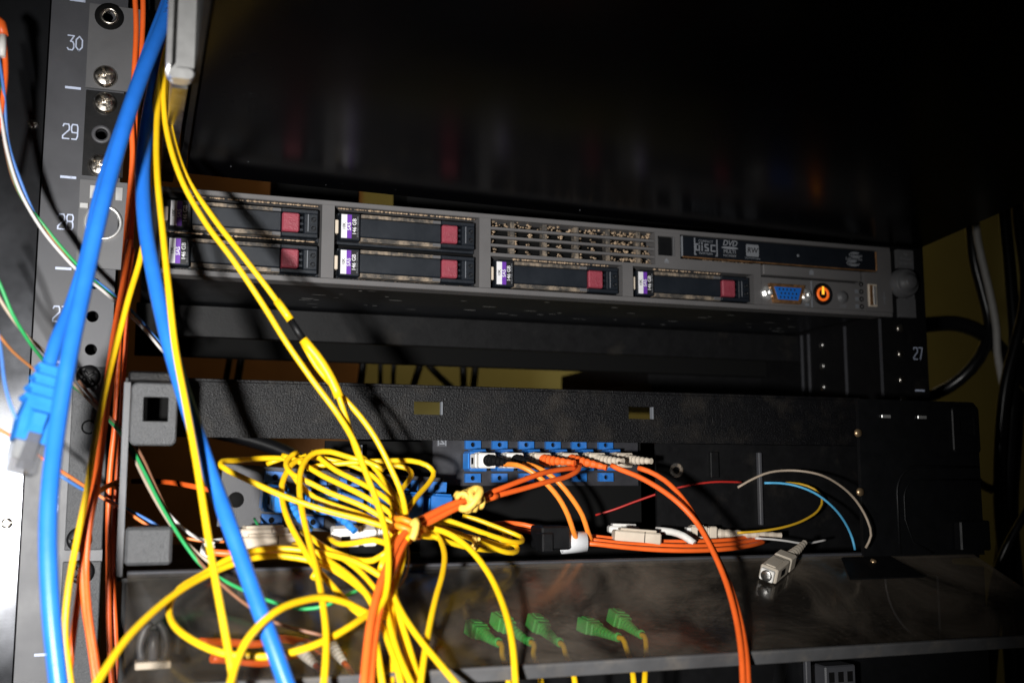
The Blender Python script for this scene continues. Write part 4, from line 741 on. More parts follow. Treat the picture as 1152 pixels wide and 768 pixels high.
 ('fibre_cable', 'orange cable from the fifth adapter plug, left strand over the lid', 'orange', 1.3, [(8.5, -62.0, -92.2), (11.4, -66.0, -94.3), (17.0, -72.0, -97.3), (24.2, -80.0, -102.8), (31.1, -88.0, -110.2), (37.0, -94.0, -119.1), (39.0, -104.0, -130.8), (37.7, -118.0, -144.2), (33.9, -132.0, -157.8), (28.9, -144.0, -170.5), (24.5, -152.0, -183.1), (22.0, -156.0, -197.7)]),
 ('fibre_cable', 'orange cable from the sixth adapter plug, right strand over the lid', 'orange', 1.3, [(23.8, -60.0, -93.4), (27.6, -64.0, -95.1), (33.2, -70.0, -99.5), (37.5, -78.0, -107.1), (40.1, -86.0, -116.1), (42.0, -94.0, -125.7), (42.2, -106.0, -137.5), (40.0, -120.0, -149.9), (35.6, -134.0, -162.4), (31.3, -144.0, -172.4), (26.9, -152.0, -184.3), (24.4, -156.0, -197.8)]),
 ('fibre_cable', 'orange cable lying on the tray floor behind the lid hinge, front strand', 'orange', 1.26, [(-21.8, -34.0, -128.4), (-5.1, -40.0, -131.0), (2.8, -46.0, -130.4), (19.3, -50.0, -132.2), (37.8, -52.0, -133.8), (57.7, -52.0, -134.6), (80.5, -48.0, -134.4), (98.6, -40.0, -133.4), (113.1, -30.0, -132.3)]),
 ('fibre_cable', 'orange cable lying on the tray floor behind the lid hinge, middle strand', 'orange', 1.26, [(-19.5, -28.0, -126.1), (-3.5, -36.0, -129.0), (5.5, -42.0, -128.9), (21.6, -45.0, -130.8), (40.9, -46.0, -132.0), (61.1, -46.0, -132.8), (84.1, -42.0, -132.6), (101.8, -35.0, -131.4), (116.8, -26.0, -130.2)]),
 ('fibre_cable', 'orange cable lying on the tray floor behind the lid hinge, rear strand', 'orange', 1.26, [(-15.1, -16.0, -124.9), (-0.2, -28.0, -127.3), (9.0, -34.0, -127.6), (24.9, -38.0, -129.4), (44.4, -39.0, -130.6), (64.9, -39.0, -131.0), (87.7, -36.0, -130.6), (108.9, -28.0, -129.0), (123.0, -20.0, -127.7)]),
 ('fibre_cable', 'orange cable emerging from the dark interior left of the black clip, upper', 'orange', 1.26, [(-38.2, -10.0, -122.1), (-31.9, -20.0, -120.9), (-24.3, -28.0, -121.6), (-15.3, -32.0, -124.2), (-7.5, -34.0, -126.9)]),
 ('fibre_cable', 'orange cable emerging from the dark interior left of the black clip, lower', 'orange', 1.26, [(-32.9, 0.0, -123.4), (-25.8, -12.0, -124.0), (-19.7, -22.0, -125.4), (-12.3, -28.0, -128.0)]),
 ('fibre_cable', 'orange cable lying flat behind the pale splice blocks at left of the tray', 'orange', 1.34, [(-210.7, 60.0, -99.9), (-202.3, 30.0, -99.9), (-192.4, 0.0, -100.7), (-184.4, -20.0, -102.3), (-173.9, -30.0, -104.7)]),
 ('fibre_cable', 'orange cable running under the pale splice blocks above the lid hinge', 'orange', 1.51, [(-180.5, -60.0, -129.6), (-173.2, -62.0, -130.4), (-164.7, -62.0, -130.6), (-151.3, -60.0, -129.5), (-139.4, -58.0, -129.8), (-130.9, -54.0, -131.8)]),
 ('thin_wire', 'thin white wire slanting across the left rail below number 28', 'w_white', 0.75, [(-276.2, -60.0, 79.4), (-271.3, -55.0, 56.3), (-268.0, -52.0, 40.0), (-262.6, -48.0, 24.3), (-254.0, -44.0, 9.8), (-245.5, -40.0, -0.2), (-236.5, -36.0, -8.8), (-229.1, -30.0, -13.4), (-220.1, -24.0, -20.2), (-210.0, -18.0, -28.8), (-199.9, -10.0, -39.2)]),
 ('thin_wire', 'thin blue wire slanting across the left rail below number 28', 'w_blue', 0.7, [(-275.7, -58.0, 92.1), (-270.5, -55.0, 66.2), (-268.0, -50.0, 44.5), (-262.2, -47.0, 27.8), (-255.5, -42.0, 13.7), (-247.3, -38.0, 3.7), (-237.5, -34.0, -5.7), (-229.2, -28.0, -11.0), (-220.7, -22.0, -16.6), (-210.9, -16.0, -25.2), (-200.8, -8.0, -35.6)]),
 ('thin_wire', 'thin green wire slanting across the left rail beside the white one', 'w_green', 0.7, [(-276.5, -54.0, 85.6), (-271.2, -52.0, 61.3), (-267.5, -48.0, 37.2), (-261.3, -45.0, 21.2), (-254.0, -42.0, 12.7), (-246.5, -40.0, 3.7), (-236.7, -35.0, -6.3), (-227.6, -27.0, -13.2), (-219.1, -20.0, -18.2), (-209.2, -14.0, -27.4), (-199.1, -6.0, -36.1)]),
 ('thin_wire', 'thin orange wire slanting across the left rail beside the green one', 'w_orange', 0.7, [(-274.9, -52.0, 78.7), (-269.7, -50.0, 56.2), (-266.1, -46.0, 34.0), (-258.4, -43.0, 17.2), (-248.7, -40.0, 5.2), (-239.0, -35.0, -5.2), (-229.1, -28.0, -13.1), (-219.8, -21.0, -19.3), (-210.0, -15.0, -28.0), (-199.9, -7.0, -37.5)]),
 ('thin_wire', 'thin brown wire curving along the left edge above the blue plug boot', 'w_brown', 0.7, [(-276.3, -50.0, 75.2), (-270.6, -48.0, 48.8), (-265.1, -46.0, 28.1), (-257.7, -42.0, 15.9), (-248.0, -38.0, 3.2), (-237.5, -32.0, -7.0)]),
 ('thin_wire', 'thin green wire curving behind the blue plug boot at left edge', 'w_green', 0.75, [(-272.9, -70.0, -6.7), (-265.6, -70.0, -20.8), (-260.6, -68.0, -32.3), (-255.3, -62.0, -41.2), (-249.6, -50.0, -48.6), (-243.1, -36.0, -55.1), (-235.3, -26.0, -60.0), (-226.8, -22.0, -68.3), (-219.5, -30.0, -75.8), (-213.2, -40.0, -84.0), (-206.9, -52.0, -95.7), (-200.9, -62.0, -107.7), (-195.8, -70.0, -116.7), (-190.1, -76.0, -125.6), (-183.7, -80.0, -133.7), (-176.8, -84.0, -138.6), (-167.2, -92.0, -143.5), (-157.6, -100.0, -147.2), (-147.8, -106.0, -149.7), (-139.1, -110.0, -148.9), (-130.6, -108.0, -145.9), (-122.7, -104.0, -143.1)]),
 ('thin_wire', 'thin beige wire from left edge behind the plug boot, then along the green one', 'w_beige', 0.75, [(-273.5, -62.0, -12.5), (-264.5, -60.0, -28.4), (-257.6, -56.0, -37.6), (-249.4, -46.0, -45.1), (-240.3, -34.0, -54.5), (-231.4, -24.0, -63.7), (-224.4, -24.0, -70.8), (-217.9, -32.0, -78.2), (-211.5, -44.0, -89.5), (-205.3, -56.0, -101.8), (-199.4, -64.0, -112.1), (-192.8, -70.0, -121.5), (-184.9, -74.0, -129.4), (-179.2, -76.0, -133.8)]),
 ('thin_wire', 'thin brown wire beside the green one, curving over the lid', 'w_brown', 0.7, [(-236.1, -28.0, -55.4), (-227.6, -24.0, -65.6), (-220.4, -28.0, -73.3), (-213.3, -36.0, -80.7), (-207.8, -44.0, -89.5), (-202.4, -54.0, -101.4), (-197.1, -62.0, -112.5), (-192.1, -70.0, -121.5), (-185.8, -78.0, -130.6), (-179.1, -86.0, -138.0), (-171.9, -94.0, -144.5), (-164.2, -102.0, -150.2), (-156.6, -108.0, -154.6), (-148.2, -112.0, -157.1), (-139.5, -114.0, -159.3)]),
 ('thin_wire', 'thin rust wire at the left edge curving towards the blue plug boot', 'w_rust', 0.6, [(-270.3, -80.0, -33.5), (-263.6, -78.0, -42.9), (-259.4, -72.0, -48.0), (-255.1, -66.0, -51.6), (-250.7, -60.0, -54.9), (-244.7, -54.0, -57.9)]),
 ('thin_wire', 'thin blue wire bowing along the bright panel left of the plug', 'w_blue', 0.6, [(-262.3, -110.0, -40.8), (-259.4, -112.0, -52.5), (-257.1, -116.0, -64.3), (-254.4, -118.0, -72.8), (-251.8, -118.0, -78.5)]),
 ('thin_wire', 'thin orange wire passing behind the plug towards the lower left tab', 'w_orange', 0.7, [(-266.8, -60.0, -77.2), (-259.3, -60.0, -81.5), (-249.9, -56.0, -88.5), (-240.3, -50.0, -95.4), (-230.5, -42.0, -102.2), (-223.2, -38.0, -107.2), (-213.4, -44.0, -112.9), (-203.8, -48.0, -119.3), (-196.9, -46.0, -124.0)]),
 ('thin_wire', 'thin pale blue wire alongside the orange one towards the lower left tab', 'w_blue', 0.7, [(-240.9, -50.0, -97.3), (-230.4, -42.0, -104.0), (-222.5, -36.0, -107.6), (-212.0, -40.0, -112.6), (-202.3, -44.0, -117.9), (-195.4, -42.0, -122.7)]),
 ('thin_wire', 'thin grey wire branching from the green one behind the straight yellow cable', 'w_white', 0.8, [(-198.8, -40.0, -110.4), (-193.4, -44.0, -116.9), (-186.6, -46.0, -122.7), (-179.7, -46.0, -125.9), (-172.7, -44.0, -125.3)]),
 ('thin_wire', 'thin orange wire crossing behind the straight yellow cable near the tab', 'w_orange', 0.7, [(-196.8, -40.0, -122.0), (-189.7, -42.0, -124.3), (-181.8, -44.0, -125.9), (-171.9, -44.0, -126.5)]),
 ('thin_wire', 'thin green wire wrapped over the pale splice block', 'w_green', 0.6, [(-159.5, -48.0, -116.4), (-157.7, -54.0, -120.4), (-155.8, -58.0, -123.4), (-154.7, -60.0, -129.4)]),
 ('thin_wire', 'thin dark red wire rising through the dark tray interior', 'w_red', 0.6, [(26.9, 0.0, -118.1), (35.2, -5.0, -115.2), (48.8, -10.0, -109.9), (67.3, -16.0, -103.7), (87.0, -20.0, -100.4), (105.8, -20.0, -100.4)]),
 ('thin_wire', 'thin pale pink wire arching high in the right half of the tray', 'w_beige', 0.65, [(104.7, -18.0, -103.3), (112.6, -20.0, -98.9), (122.8, -22.0, -95.0), (135.7, -26.0, -94.0), (144.3, -36.0, -96.0), (144.9, -54.0, -101.8), (143.8, -70.0, -110.4), (145.4, -76.0, -119.8), (147.2, -76.0, -127.4), (145.1, -74.0, -133.8)]),
 ('thin_wire', 'thin light blue wire arching in the right half of the tray', 'w_cyan', 0.65, [(120.5, -20.0, -100.9), (128.3, -22.0, -100.9), (136.5, -26.0, -102.3), (143.0, -34.0, -106.2), (145.6, -46.0, -113.2), (143.5, -60.0, -121.7), (141.7, -68.0, -129.5), (143.0, -68.0, -135.0)]),
 ('thin_wire', 'thin yellow wire curling under the light blue one', 'w_yellow', 0.7, [(134.2, -20.0, -100.9), (142.1, -22.0, -101.4), (148.6, -26.0, -104.3), (150.8, -30.0, -109.7), (145.5, -34.0, -115.4), (134.0, -38.0, -120.4), (118.9, -42.0, -123.9), (102.3, -44.0, -125.9), (88.4, -44.0, -126.6)]),
 ('thin_wire', 'thin white wire lying from the beige boot towards the loose plug', 'w_white', 0.6, [(97.7, -46.0, -129.4), (106.3, -46.0, -130.0), (116.0, -46.0, -131.1), (128.8, -44.0, -132.8), (145.7, -40.0, -131.4)]),
 ('thin_wire', 'thin brown wire hanging in front of the dark lid right of the knot', 'w_brown', 0.5, [(-96.3, -70.0, -123.0), (-96.1, -76.0, -127.4), (-97.6, -84.0, -133.7), (-101.0, -92.0, -139.7), (-105.1, -98.0, -143.5)]),
]
BACK = [
 ('power_cable', 'thick black cable bowing down the right side in front of the yellow wall', 'black', 4.4, [(349.1, 60.0, 116.1), (347.7, 60.0, 83.4), (348.3, 60.0, 57.5), (354.4, 60.0, 32.2), (358.6, 60.0, 12.0), (353.4, 60.0, -6.0), (343.5, 64.0, -21.7), (333.8, 75.0, -33.6), (324.4, 90.0, -41.0)]),
 ('power_cable', 'black cable hanging near the right edge, left one of the glossy pair', 'black', 4.2, [(359.2, 40.0, 118.2), (358.4, 40.0, 86.0), (360.0, 40.0, 54.4), (360.9, 40.0, 23.1), (361.3, 40.0, -1.8), (361.8, 44.0, -26.1), (364.3, 50.0, -50.3), (358.5, 50.0, -87.1), (350.4, 50.0, -135.3), (343.3, 50.0, -170.7), (340.1, 60.0, -241.9)]),
 ('power_cable', 'black cable hanging at the right edge, right one of the glossy pair', 'black', 4.0, [(351.3, 20.0, 111.9), (350.8, 20.0, 74.5), (354.1, 20.0, 37.9), (352.7, 22.0, 13.8), (347.2, 26.0, -10.2), (341.8, 30.0, -34.0), (338.9, 34.0, -63.8), (339.7, 40.0, -111.2), (344.5, 44.0, -158.5), (350.2, 50.0, -240.8)]),
 ('power_cable', 'black cable running along the right edge beside the tray', 'black', 6.0, [(415.4, 80.0, 5.5), (401.2, 80.0, -28.0), (392.9, 80.0, -73.6), (385.9, 80.0, -124.6), (387.0, 80.0, -174.7), (384.7, 80.0, -248.2)]),
 ('power_cable', 'black cable with a thick end running level right of the server ear', 'black', 5.5, [(307.5, 70.0, 8.4), (322.9, 70.0, 10.4), (336.7, 68.0, 10.8), (348.5, 64.0, 7.0), (358.8, 62.0, 0.8), (368.9, 60.0, -9.2), (382.2, 60.0, -23.9), (400.1, 60.0, -42.5)]),
 ('power_cable', 'thin glossy black cable crossing the lower part of the right edge', 'black', 2.6, [(341.0, 10.0, -110.7), (325.1, 14.0, -133.3), (316.2, 20.0, -156.0), (310.8, 24.0, -184.1), (305.9, 30.0, -212.4), (301.9, 34.0, -240.5)]),
 ('white_cable', 'pale cable hanging beside the thick black one on the right', 'w_pale', 2.6, [(343.3, 52.0, 90.8), (344.9, 52.0, 68.5), (349.6, 52.0, 46.5), (354.4, 52.0, 24.6), (356.9, 52.0, 5.8), (358.5, 54.0, -9.6), (362.4, 56.0, -24.9), (369.6, 60.0, -43.3)]),
 ('thin_black_cable', 'thin black cable slanting in the gap behind, leftmost', 'black', 2.5, [(-142.3, 300.0, 8.6), (-144.3, 300.0, -8.5), (-147.5, 300.0, -32.4)]),
 ('thin_black_cable', 'thin black cable in the gap behind, second from left', 'black', 3, [(-133.0, 300.0, 9.0), (-136.3, 300.0, -11.7), (-138.3, 300.0, -32.1)]),
 ('thin_black_cable', 'thin black cable slanting in the gap behind the sleeve joint', 'black', 3, [(-40.5, 300.0, 9.5), (-41.6, 300.0, -9.7), (-44.0, 300.0, -33.1)]),
 ('thin_black_cable', 'thin upright black cable in the gap right of the slanting strands', 'black', 2, [(-21.7, 320.0, 12.7), (-22.9, 320.0, -7.1), (-22.5, 320.0, -31.1)]),
 ('thin_black_cable', 'second thin upright black cable in the gap right of the slanting strands', 'black', 2, [(-9.8, 320.0, 13.2), (-11.8, 320.0, -6.7), (-12.2, 320.0, -30.8)]),
 ('thin_black_cable', 'thin black cable leaning right in the middle of the gap', 'black', 3, [(15.8, 320.0, 14.2), (9.9, 320.0, -6.0), (1.3, 320.0, -34.1)]),
 ('thin_black_cable', 'thin black cable leaning left in the middle of the gap', 'black', 3, [(13.4, 340.0, 9.0), (26.0, 340.0, -5.7), (46.5, 340.0, -24.0), (68.8, 340.0, -46.3)]),
 ('thin_black_cable', 'left of two upright black cables near the gap centre', 'black', 3, [(46.6, 320.0, 15.5), (47.5, 320.0, -4.7), (48.4, 320.0, -33.0)]),
 ('thin_black_cable', 'right of two upright black cables near the gap centre', 'black', 3, [(60.6, 320.0, 16.1), (58.4, 320.0, -4.3), (55.4, 320.0, -32.8)]),
 ('thin_black_cable', 'thin black cable slanting at the right of the gap', 'black', 2.5, [(185.4, 320.0, 13.5), (166.5, 320.0, -6.8), (142.9, 320.0, -26.8), (126.3, 320.0, -42.5)]),
 ('thin_yellow_cable', 'thin yellow cable hanging at the right of the gap', 'yellow', 2.1, [(186.6, 330.0, 14.7), (183.8, 330.0, -1.3), (182.6, 330.0, -29.0)]),
 ('thin_black_cable', 'black cable sagging behind the tray window at left', 'black', 5, [(-161.2, 200.0, -67.1), (-138.0, 200.0, -72.1), (-114.3, 200.0, -80.2), (-89.9, 200.0, -93.3)]),
 ('thin_brown_cable', 'dark cable emerging low right behind the tray end', 'black', 3, [(312.1, 30.0, -99.3), (326.8, 40.0, -102.9), (346.3, 50.0, -106.5)]),
]
def cable(name, label, m, r, pts, step=3.5, n=12, group=None, cat='cable'):
    sp = spline(pts, step); mb_ = MB().tube(sp, r, n); c = Vector(pts[0])
    return sp, mb_
GR = {'network_cable': 'blue network cables', 'fibre_cable': None, 'thin_wire': 'thin coloured wires'}
for name, label, m, r, pts in PATHS:
    sp, mb_ = cable(name, label, m, r, pts, 3.5 if r > 1 else 3, 14 if r > 2 else 10)
    g = {'blue': 'blue network cables', 'yellow': 'yellow fibre cables', 'orange': 'orange fibre cables', 'orange_light': 'orange fibre cables'}.get(m, 'thin coloured wires')
    cat = 'wire' if name == 'thin_wire' else 'cable'
    if name == 'spliced_cable':
        c = thing('fibre_cable', label, 'cable', pts[0], g); part('jacket', mb_, m, c)
        i0 = min(range(len(sp)), key=lambda i: (sp[i]-Vector(pts[7])).length); i1 = min(range(len(sp)), key=lambda i: (sp[i]-Vector(pts[8])).length)
        part('joint_sleeve', MB().tube(sp[i0:i1+1], 1.62, 12), 'blackplastic', c)
        j = max(0, i0-3); part('ferrule_end', MB().tube(sp[j:i0+1], 1.75, 12), m, c); part('ferrule_end', MB().tube(sp[i1:i1+8], 2.1, 12), m, c)
    elif name == 'network_cable':
        c = thing(name, label, cat, pts[0], g); part('jacket', mb_, m, c)
        # jacket print: small dark characters along the cable
        if 'leftmost' not in label: continue
        txt = 'FA15014A'
        q = text_mb(txt, 3.6, 0, 0, 0, align='LEFT'); start = 26 if 'leftmost' in label else 150
        lens = [0]
        for a, b in zip(sp[:-1], sp[1:]): lens.append(lens[-1]+(b-a).length)
        out = []
        camp = Vector((-213.14, -548.9, -99.82))
        for (x, _, z) in q.v:
            s_ = start+x; i = max(k for k in range(len(lens)) if lens[k] <= s_); f = (s_-lens[i])/(lens[i+1]-lens[i]); p = sp[i].lerp(sp[i+1], f)
            t = -(sp[i+1]-sp[i]).normalized(); fr = Vector((-.05, -1, 0)); fr = (fr-t*fr.dot(t)).normalized(); sd = t.cross(fr)
            th = z/r; out.append(p+(r+.06)*(math.cos(th)*fr+math.sin(th)*sd))
        tm = MB().add(out, q.f); part('lettering', tm, mat('jacket_print', (.010, .05, .18), .6), c)
    else:
        solo(name, mb_, m, label, cat, g)
for name, label, m, r, pts in BACK:
    sp, mb_ = cable(name, label, m, r, pts, 8, 12); solo(name, mb_, m, label, 'cable', 'cables behind the rack')
# blue cable with plug
pl0 = Vector((-246.5, -118.0, -78.4)); dn = (Vector((-248.0, -120.0, -90.7))-Vector((-240.9, -112.0, -52.8))).normalized()
NC = thing('network_cable', 'blue network cable ending in a clear plug with ribbed boot at left', 'cable', tuple(pl0), 'blue network cables')
path = [pl0-dn*16, pl0-dn*30, Vector((-236.8, -102.0, -33.3)), Vector((-232.5, -96.0, -12.6)), Vector((-228.9, -90.0, 14.3)), Vector((-221.6, -80.0, 48.0)), Vector((-213.0, -68.0, 84.8)), Vector((-204.3, -55.0, 120.4)), Vector((-199.5, -45.0, 147.4))]
part('jacket', MB().tube(spline(path, 4), 2.7, 14), 'blue', NC)
M4 = frame(pl0, dn, (.35, -1, .1)) @ Matrix.Scale(.9, 4)
bt = MB(); bt.hull([(x, y, z) for x, hy, hz in ((-24, 3.6, 3.4), (0, 6.4, 4.9), (9, 6.2, 4.6)) for y in (-hy, hy) for z in (-hz, hz)])
BT = part('boot', bt.xf(M4), 'plugblue', NC)
for k in range(4):
    x = -24+k*4.6; hw = 4.4+k*.75
    part('boot_rib', MB().box(x, x+2.5, -hw-.5, hw+.5, -4.2-k*.35, 4.2+k*.35, .8).xf(M4), 'plugblue', BT)
part('boot_latch_guard', MB().hull([(-4, y, 4.4) for y in (-4, 4)]+[(-2, y, 8.5) for y in (-2.6, 2.6)]+[(8, y, 4.4) for y in (-3.5, 3.5)]+[(3, y, 8.2) for y in (-2.2, 2.2)]).xf(M4), 'plugblue', BT)
pg = MB().box(4, 21.5, -5.85, 5.85, -3.9, 4.2, .5); PG = part('plug', pg.xf(M4), 'clear', NC)
for k in range(8): part('contact', MB().box(15, 20.8, -3.8+k*1.02, -3.3+k*1.02, -3.98, -3.2).xf(M4), 'brass', PG)
part('latch', MB().hull([(20.5, y, 4.3) for y in (-3, 3)]+[(6, y, 7.4) for y in (-2.4, 2.4)]+[(6, y, 6.6) for y in (-2.4, 2.4)]+[(20.5, y, 3.6) for y in (-3, 3)]).xf(M4), 'clear', PG)
part('wire_fan', MB().box(5, 16, -4.6, 4.6, -1.2, 1.6, .4).xf(M4), 'whiteplug', PG)

# ================================================================ ties
def coil(center, ax, r, turns, wire, pitch, n=16, jit=.15, seed=1):
    rnd = random.Random(seed); ax = Vector(ax).normalized(); a = ax.orthogonal().normalized(); b = ax.cross(a); pts = []
    for k in range(int(turns*n)+1):
        th = 2*math.pi*k/n; rr = r*(1+rnd.uniform(-jit, jit)); pts.append(Vector(center)+ax*(pitch*(k/n-turns/2))+rr*(math.cos(th)*a+math.sin(th)*b))
    return MB().tube(pts, wire, 8)
tt = thing('twist_tie', 'pale yellow twist tie knotted around the orange cables', 'tie', (-71.9, -86.0, -108.4))
part('wrap', coil((-71.1, -86.0, -108.4), Vector((-62.8, -82.0, -106.6))-Vector((-79.6, -90.0, -110.2)), 3.9, 2.6, 1.5, 3.4, seed=2), 'tieyellow', tt)
part('bow', MB().tube(spline([(-76.3, -90.0, -111.4), (-74.5, -92.0, -111.7), (-72.3, -94.0, -109.8), (-69.5, -94.0, -106.0), (-68.1, -92.0, -103.7), (-69.9, -90.0, -103.3), (-72.9, -92.0, -105.6), (-71.5, -94.0, -108.7), (-68.8, -93.0, -107.9)], 1.5), 1.8, 8), 'tieyellow', tt)
part('tail', MB().tube(spline([(-78.0, -90.0, -107.2), (-77.4, -92.0, -105.6), (-75.3, -93.0, -105.2), (-73.6, -93.0, -107.5)], 1.5), 1.2, 8), 'tieyellow', tt)
kt = thing('cable_tie', 'orange tie bunching the yellow cables where the orange strands cross', 'tie', (-102.1, -100.0, -120.1))
part('wrap', coil((-102.0, -98.0, -119.5), (.5, .1, .9), 6.0, 2.0, 1.5, 3.4, seed=5), 'tieorange', kt)
part('tail', MB().tube(spline([(-101.7, -106.0, -117.7), (-100.7, -108.0, -116.2), (-101.9, -110.0, -121.1), (-103.0, -110.0, -123.3)], 1.5), 1.6, 8), 'tieyellow', kt)
lt = thing('cable_tie', 'small orange tie holding the orange cables left of the tray', 'tie', (-220.1, -40.0, -102.6))
part('wrap', MB().tube(spline([(-226.7, -70.0, -106.0), (-224.2, -64.0, -103.9), (-221.1, -50.0, -101.8), (-217.0, -32.0, -99.9), ((-215.2, -30.0, -98.7))], 2), 1.2, 8), 'tieorange', lt)
part('tail', MB().tube(spline([(-219.0, -40.0, -102.2), (-216.5, -34.0, -102.6), (-215.4, -34.0, -101.4)], 1.5), 1.1, 8), 'tieorange', lt)
ln = thing('cable_tie', 'tiny pale orange tie on the right yellow bundle', 'tie', (-66.7, -80.0, -127.7)); part('wrap', coil((-66.7, -80.0, -127.7), (1, 0, -.3), 2.6, 1.2, .8, 1.5, seed=8), 'tieyellow', ln)

# tray ears screwed to the left upright
TE = thing('mounting_plate', 'textured grey plate screwed to the left upright below unit 27', 'plate', (-230, -1, -130))
part('sheet', MB().box(-239.6, -223.4, -2.0, -.15, -131.5, -46.5, .4), 'wrinkle_grey', TE); screw(TE, -233, -51.2, -2, 5.4, 'blackmetal', .6, 2.6); screw(TE, -233.4, -126.5, -2, 5.6, 'blackmetal', .2, 2.4)
part('cable_slot', MB().lathe((-231.6, -2, -74.8), (0, -1, 0), [(0, 3.4), (.12, 3.3), (.12, 2.7), (0, 2.6)], 22), 'dark', TE)
TF = thing('mounting_plate', 'textured grey plate at the bottom of the left upright', 'plate', (-230, -1, -260))
part('sheet', MB().box(-240, -223.4, -2.0, -.15, -262, -136.5, .4), 'wrinkle_grey', TF); screw(TF, -231.6, -141.2, -2, 5.6, 'blackmetal', .9, 2.4)

# ================================================================ lower tray seen through the lid and under it
B_ = thing('patch_panel', 'dark patch panel below the tray, seen through its lid', 'patch panel', (0, -20, -230))
part('face', MB().box(-214, 229, -40, -37, -240, -142.2, .4), 'blackmetal', B_)
part('shelf', MB().box(-214, 222, -62, -40.1, -240, -236, .4), 'blackmetal', B_)
part('end_block', MB().prism([(150, -240), (229, -240), (229, -146), (150, -146)], -64, -41), 'blackplastic', B_)
em = MB(); em.tube([(x, -64.1, z) for x, z in arc(200, -150, 36, 180, 268, 10)+[(228, -186)]], .7, 8); part('embossed_arch', em, 'rail', B_)
part('seam', MB().box(197, 198, -64.6, -64.05, -190, -150), 'rail', B_)
GPW = [
 ((-59.6, -62.0, -166.4), (-56.7, -84.0, -169.9), (-57.8, -92.0, -173.3), (-61.8, -112.0, -182.3), 'first and largest from the left of the green plugs'),
 ((-47.1, -62.0, -163.8), (-41.7, -84.0, -170.3), (-43.4, -92.0, -174.0), (-47.4, -112.0, -183.2), 'second from the left of the green plugs, behind the long yellow arc'),
 ((-29.6, -62.0, -165.3), (-27.7, -84.0, -171.3), (-28.4, -92.0, -174.8), (-32.2, -112.0, -184.1), 'third from the left of the green plugs'),
 ((-3.5, -62.0, -167.2), (1.1, -84.0, -170.3), (1.3, -92.0, -174.7), (-5.0, -112.0, -185.7), 'fourth from the left of the green plugs, beyond the gap'),
 ((11.8, -62.0, -164.5), (12.7, -84.0, -169.6), (11.0, -92.0, -174.4), (0.1, -112.0, -186.0), 'rightmost of the green plugs under the lid'),
]
for (a, b, c, d, lab) in GPW:
    A, B = Vector(a), Vector(b); dd = (B-A).normalized(); L_ = (B-A).length
    A = A+Vector((0, 0, -1)); M4 = frame(A, dd, (.2, -.6, 1)) @ Matrix.Scale(.86, 4); o = thing('fibre_plug', lab, 'plug', a, 'green plugs under the lid')
    part('housing', MB().box(-7, 3, -4.6, 4.6, -3.9, 3.9, .6).xf(M4), 'green', o); part('key', MB().box(-6, 0, -2.4, 2.4, 3.7, 4.5, .2).xf(M4), 'green', o)
    part('collar', MB().box(3.1, 7, -4.0, 4.0, -3.4, 3.4, .7).xf(M4), 'green', o)
    pts = [A+dd*(6+(L_-6)*k/14) for k in range(15)]; part('boot', MB().tube(pts, [(3.0-1.5*k/14)*(1 if k % 2 else .86) for k in range(15)], 12, smooth=False), 'green', o)
    part('tail', MB().tube(spline([A+dd*(L_-2), B+dd*3, c, d, tuple(Vector(d)+Vector((2, 10, -40)))], 3), 1.25, 10), 'yellow', o)
    part('ring', MB().lathe(B-dd*1.2, dd, [(0, 1.9), (1.4, 1.8), (1.4, 1.3)], 12), 'green', o)
lo = thing('cable_clip', 'dark round-topped clip on a pale base under the left end of the lid', 'clip', (-200.7, -70.0, -169.6))
p0 = Vector((-200.6, -70.0, -172.1)); part('base', MB().box(p0.x-7, p0.x+7, p0.y-5, p0.y+5, p0.z-3, p0.z, .5), 'beige', lo)
for s_ in (-1, 1): part('jaw', MB().tube(spline([p0+Vector((s_*4.5, 0, 0)), p0+Vector((s_*5.2, 0, 6)), p0+Vector((s_*3.6, 0, 12)), p0+Vector((s_*1.2, 0, 15))], 2), 1.7, 10), 'rail', lo)
part('post', MB().tube([p0, p0+Vector((0, 0, 12))], 2.0, 10), 'rail', lo)
for lab, pts in (('orange cable loop lying under the left part of the lid', [(-182.3, -70.0, -165.9), (-170.9, -62.0, -167.5), (-157.7, -60.0, -169.1), (-149.5, -60.0, -167.3), (-139.7, -66.0, -168.4), (-128.4, -72.0, -172.2)]),
                 ('second orange cable loop lying under the left part of the lid', [(-178.5, -84.0, -170.5), (-169.8, -80.0, -172.2), (-155.9, -78.0, -174.3), (-148.5, -76.0, -172.5), (-138.9, -74.0, -171.8), (-122.3, -76.0, -173.8)])):
    solo('fibre_cable', MB().tube(spline(pts, 3), 1.9, 10), 'orange', lab, 'cable', 'orange fibre cables')
for lab, a, b in (('white ribbed boot under the lid beside the orange strand, left one', (-143.0, -76.0, -169.1), (-137.4, -88.0, -174.8)), ('white ribbed boot under the lid beside the orange strand, right one', (-130.0, -76.0, -167.6), (-125.6, -88.0, -174.4))):
    A, B = Vector(a), Vector(b); o = thing('fibre_plug', lab, 'plug', a); part('boot', MB().tube([A.lerp(B, k/14) for k in range(15)], [(3.2-1.4*k/14)*(1 if k % 2 else .84) for k in range(15)], 12, smooth=False), 'whiteplug', o)
    part('tail', MB().tube(spline([B, B.lerp(B+(B-A), .4), B+(B-A)*1.2+Vector((0, 0, -8)), B+(B-A)*1.5+Vector((0, 0, -40))], 3), 1.3, 10), 'orange', o)
bl = Vector((98.4, -70.0, -195.4)); o = thing('connector_housing', 'black angled connector housing at the bottom edge, left one', 'connector', tuple(bl))
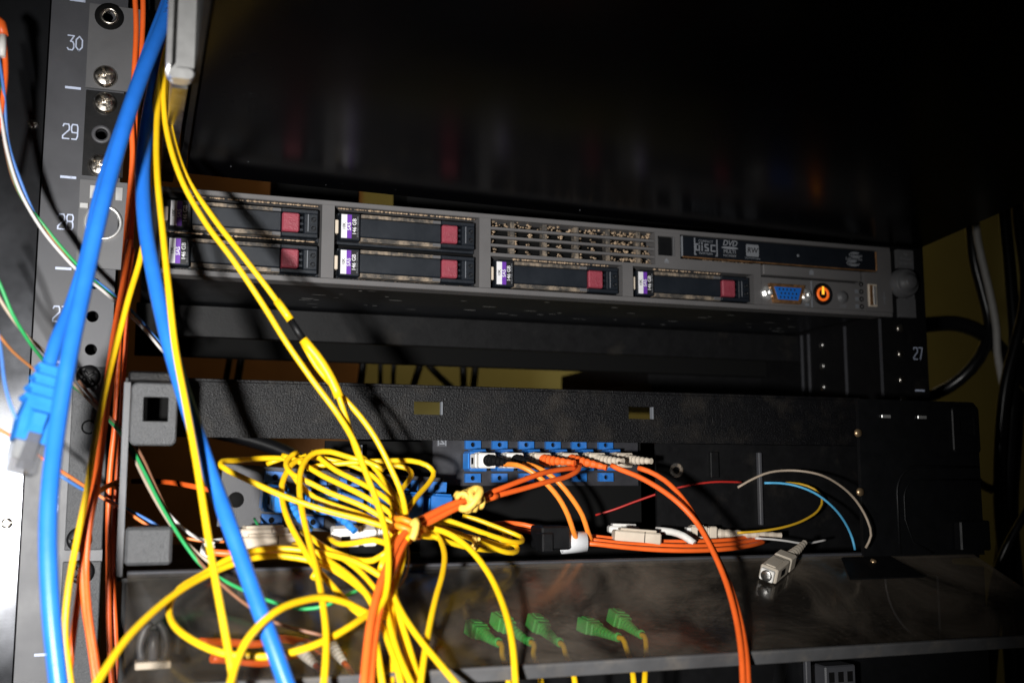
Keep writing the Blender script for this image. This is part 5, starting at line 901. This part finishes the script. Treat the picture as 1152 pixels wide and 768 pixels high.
part('body', MB().hull([bl+Vector(p) for p in ((-8, -5, -14), (10, -5, -14), (10, -5, 6), (-2, -5, 8), (-8, 5, -14), (10, 5, -14), (10, 5, 6), (-2, 5, 8))]), 'blackplastic', o); part('latch', MB().box(bl.x+6, bl.x+9, bl.y-8, bl.y-5.2, bl.z-8, bl.z+9, .4), 'rail', o)
bl = Vector((126.8, -70.0, -197.9)); o = thing('connector_housing', 'grey slotted connector housing at the bottom edge, right one', 'connector', tuple(bl))
part('body', MB().box(bl.x-10, bl.x+8, bl.y-6, bl.y+6, bl.z-12, bl.z+7, .7), 'rail', o)
for k in range(3): part('slot', MB().box(bl.x-8+k*5.4, bl.x-5+k*5.4, bl.y-6.3, bl.y-5.9, bl.z-1, bl.z+4), 'dark', o)
# orange and white cable end at top left corner
tl = Vector((-272.0, -55.0, 87.9)); o = thing('cable_boot', 'red orange cable boot with white collar at the top left corner', 'boot', tuple(tl))
part('boot', MB().tube([Vector((-276.0, -52.0, 98.5)), Vector((-273.2, -54.0, 94.9)), Vector((-271.8, -55.0, 89.9))], [2.2, 2.4, 2.0], 12), 'orange', o); part('collar', MB().tube([Vector((-272.1, -55.0, 89.8)), Vector((-271.8, -56.0, 79.9))], [1.7, 1.4], 12), 'whiteplug', o)
part('tail', MB().tube(spline([Vector((-271.9, -54.0, 90.3)), Vector((-270.3, -54.0, 74.5)), Vector((-270.9, -54.0, 58.7)), Vector((-274.6, -54.0, 27.1))], 3), 1.2, 10), 'orange', o)
# dust specks on the drawer underside
rnd = random.Random(4); sp_ = MB()
for k in range(34):
    u_, v_ = rnd.random(), rnd.random()**1.4; a = Vector(rl).lerp(Vector(rr), u_); b = Vector(fl).lerp(Vector(fr_), u_); c = a.lerp(b, v_*.6); r = rnd.uniform(.1, .42)
    sp_.hull([(c.x+r*p[0], c.y+r*p[1], c.z-.02+r*p[2]*.6) for p in ((1, 0, 0), (-1, 0, 0), (0, 1.6, 0), (0, -1, 0), (.2, 0, -1), (0, 0, .5))])
part('dust_specks', sp_, 'print', D)['kind'] = 'stuff'
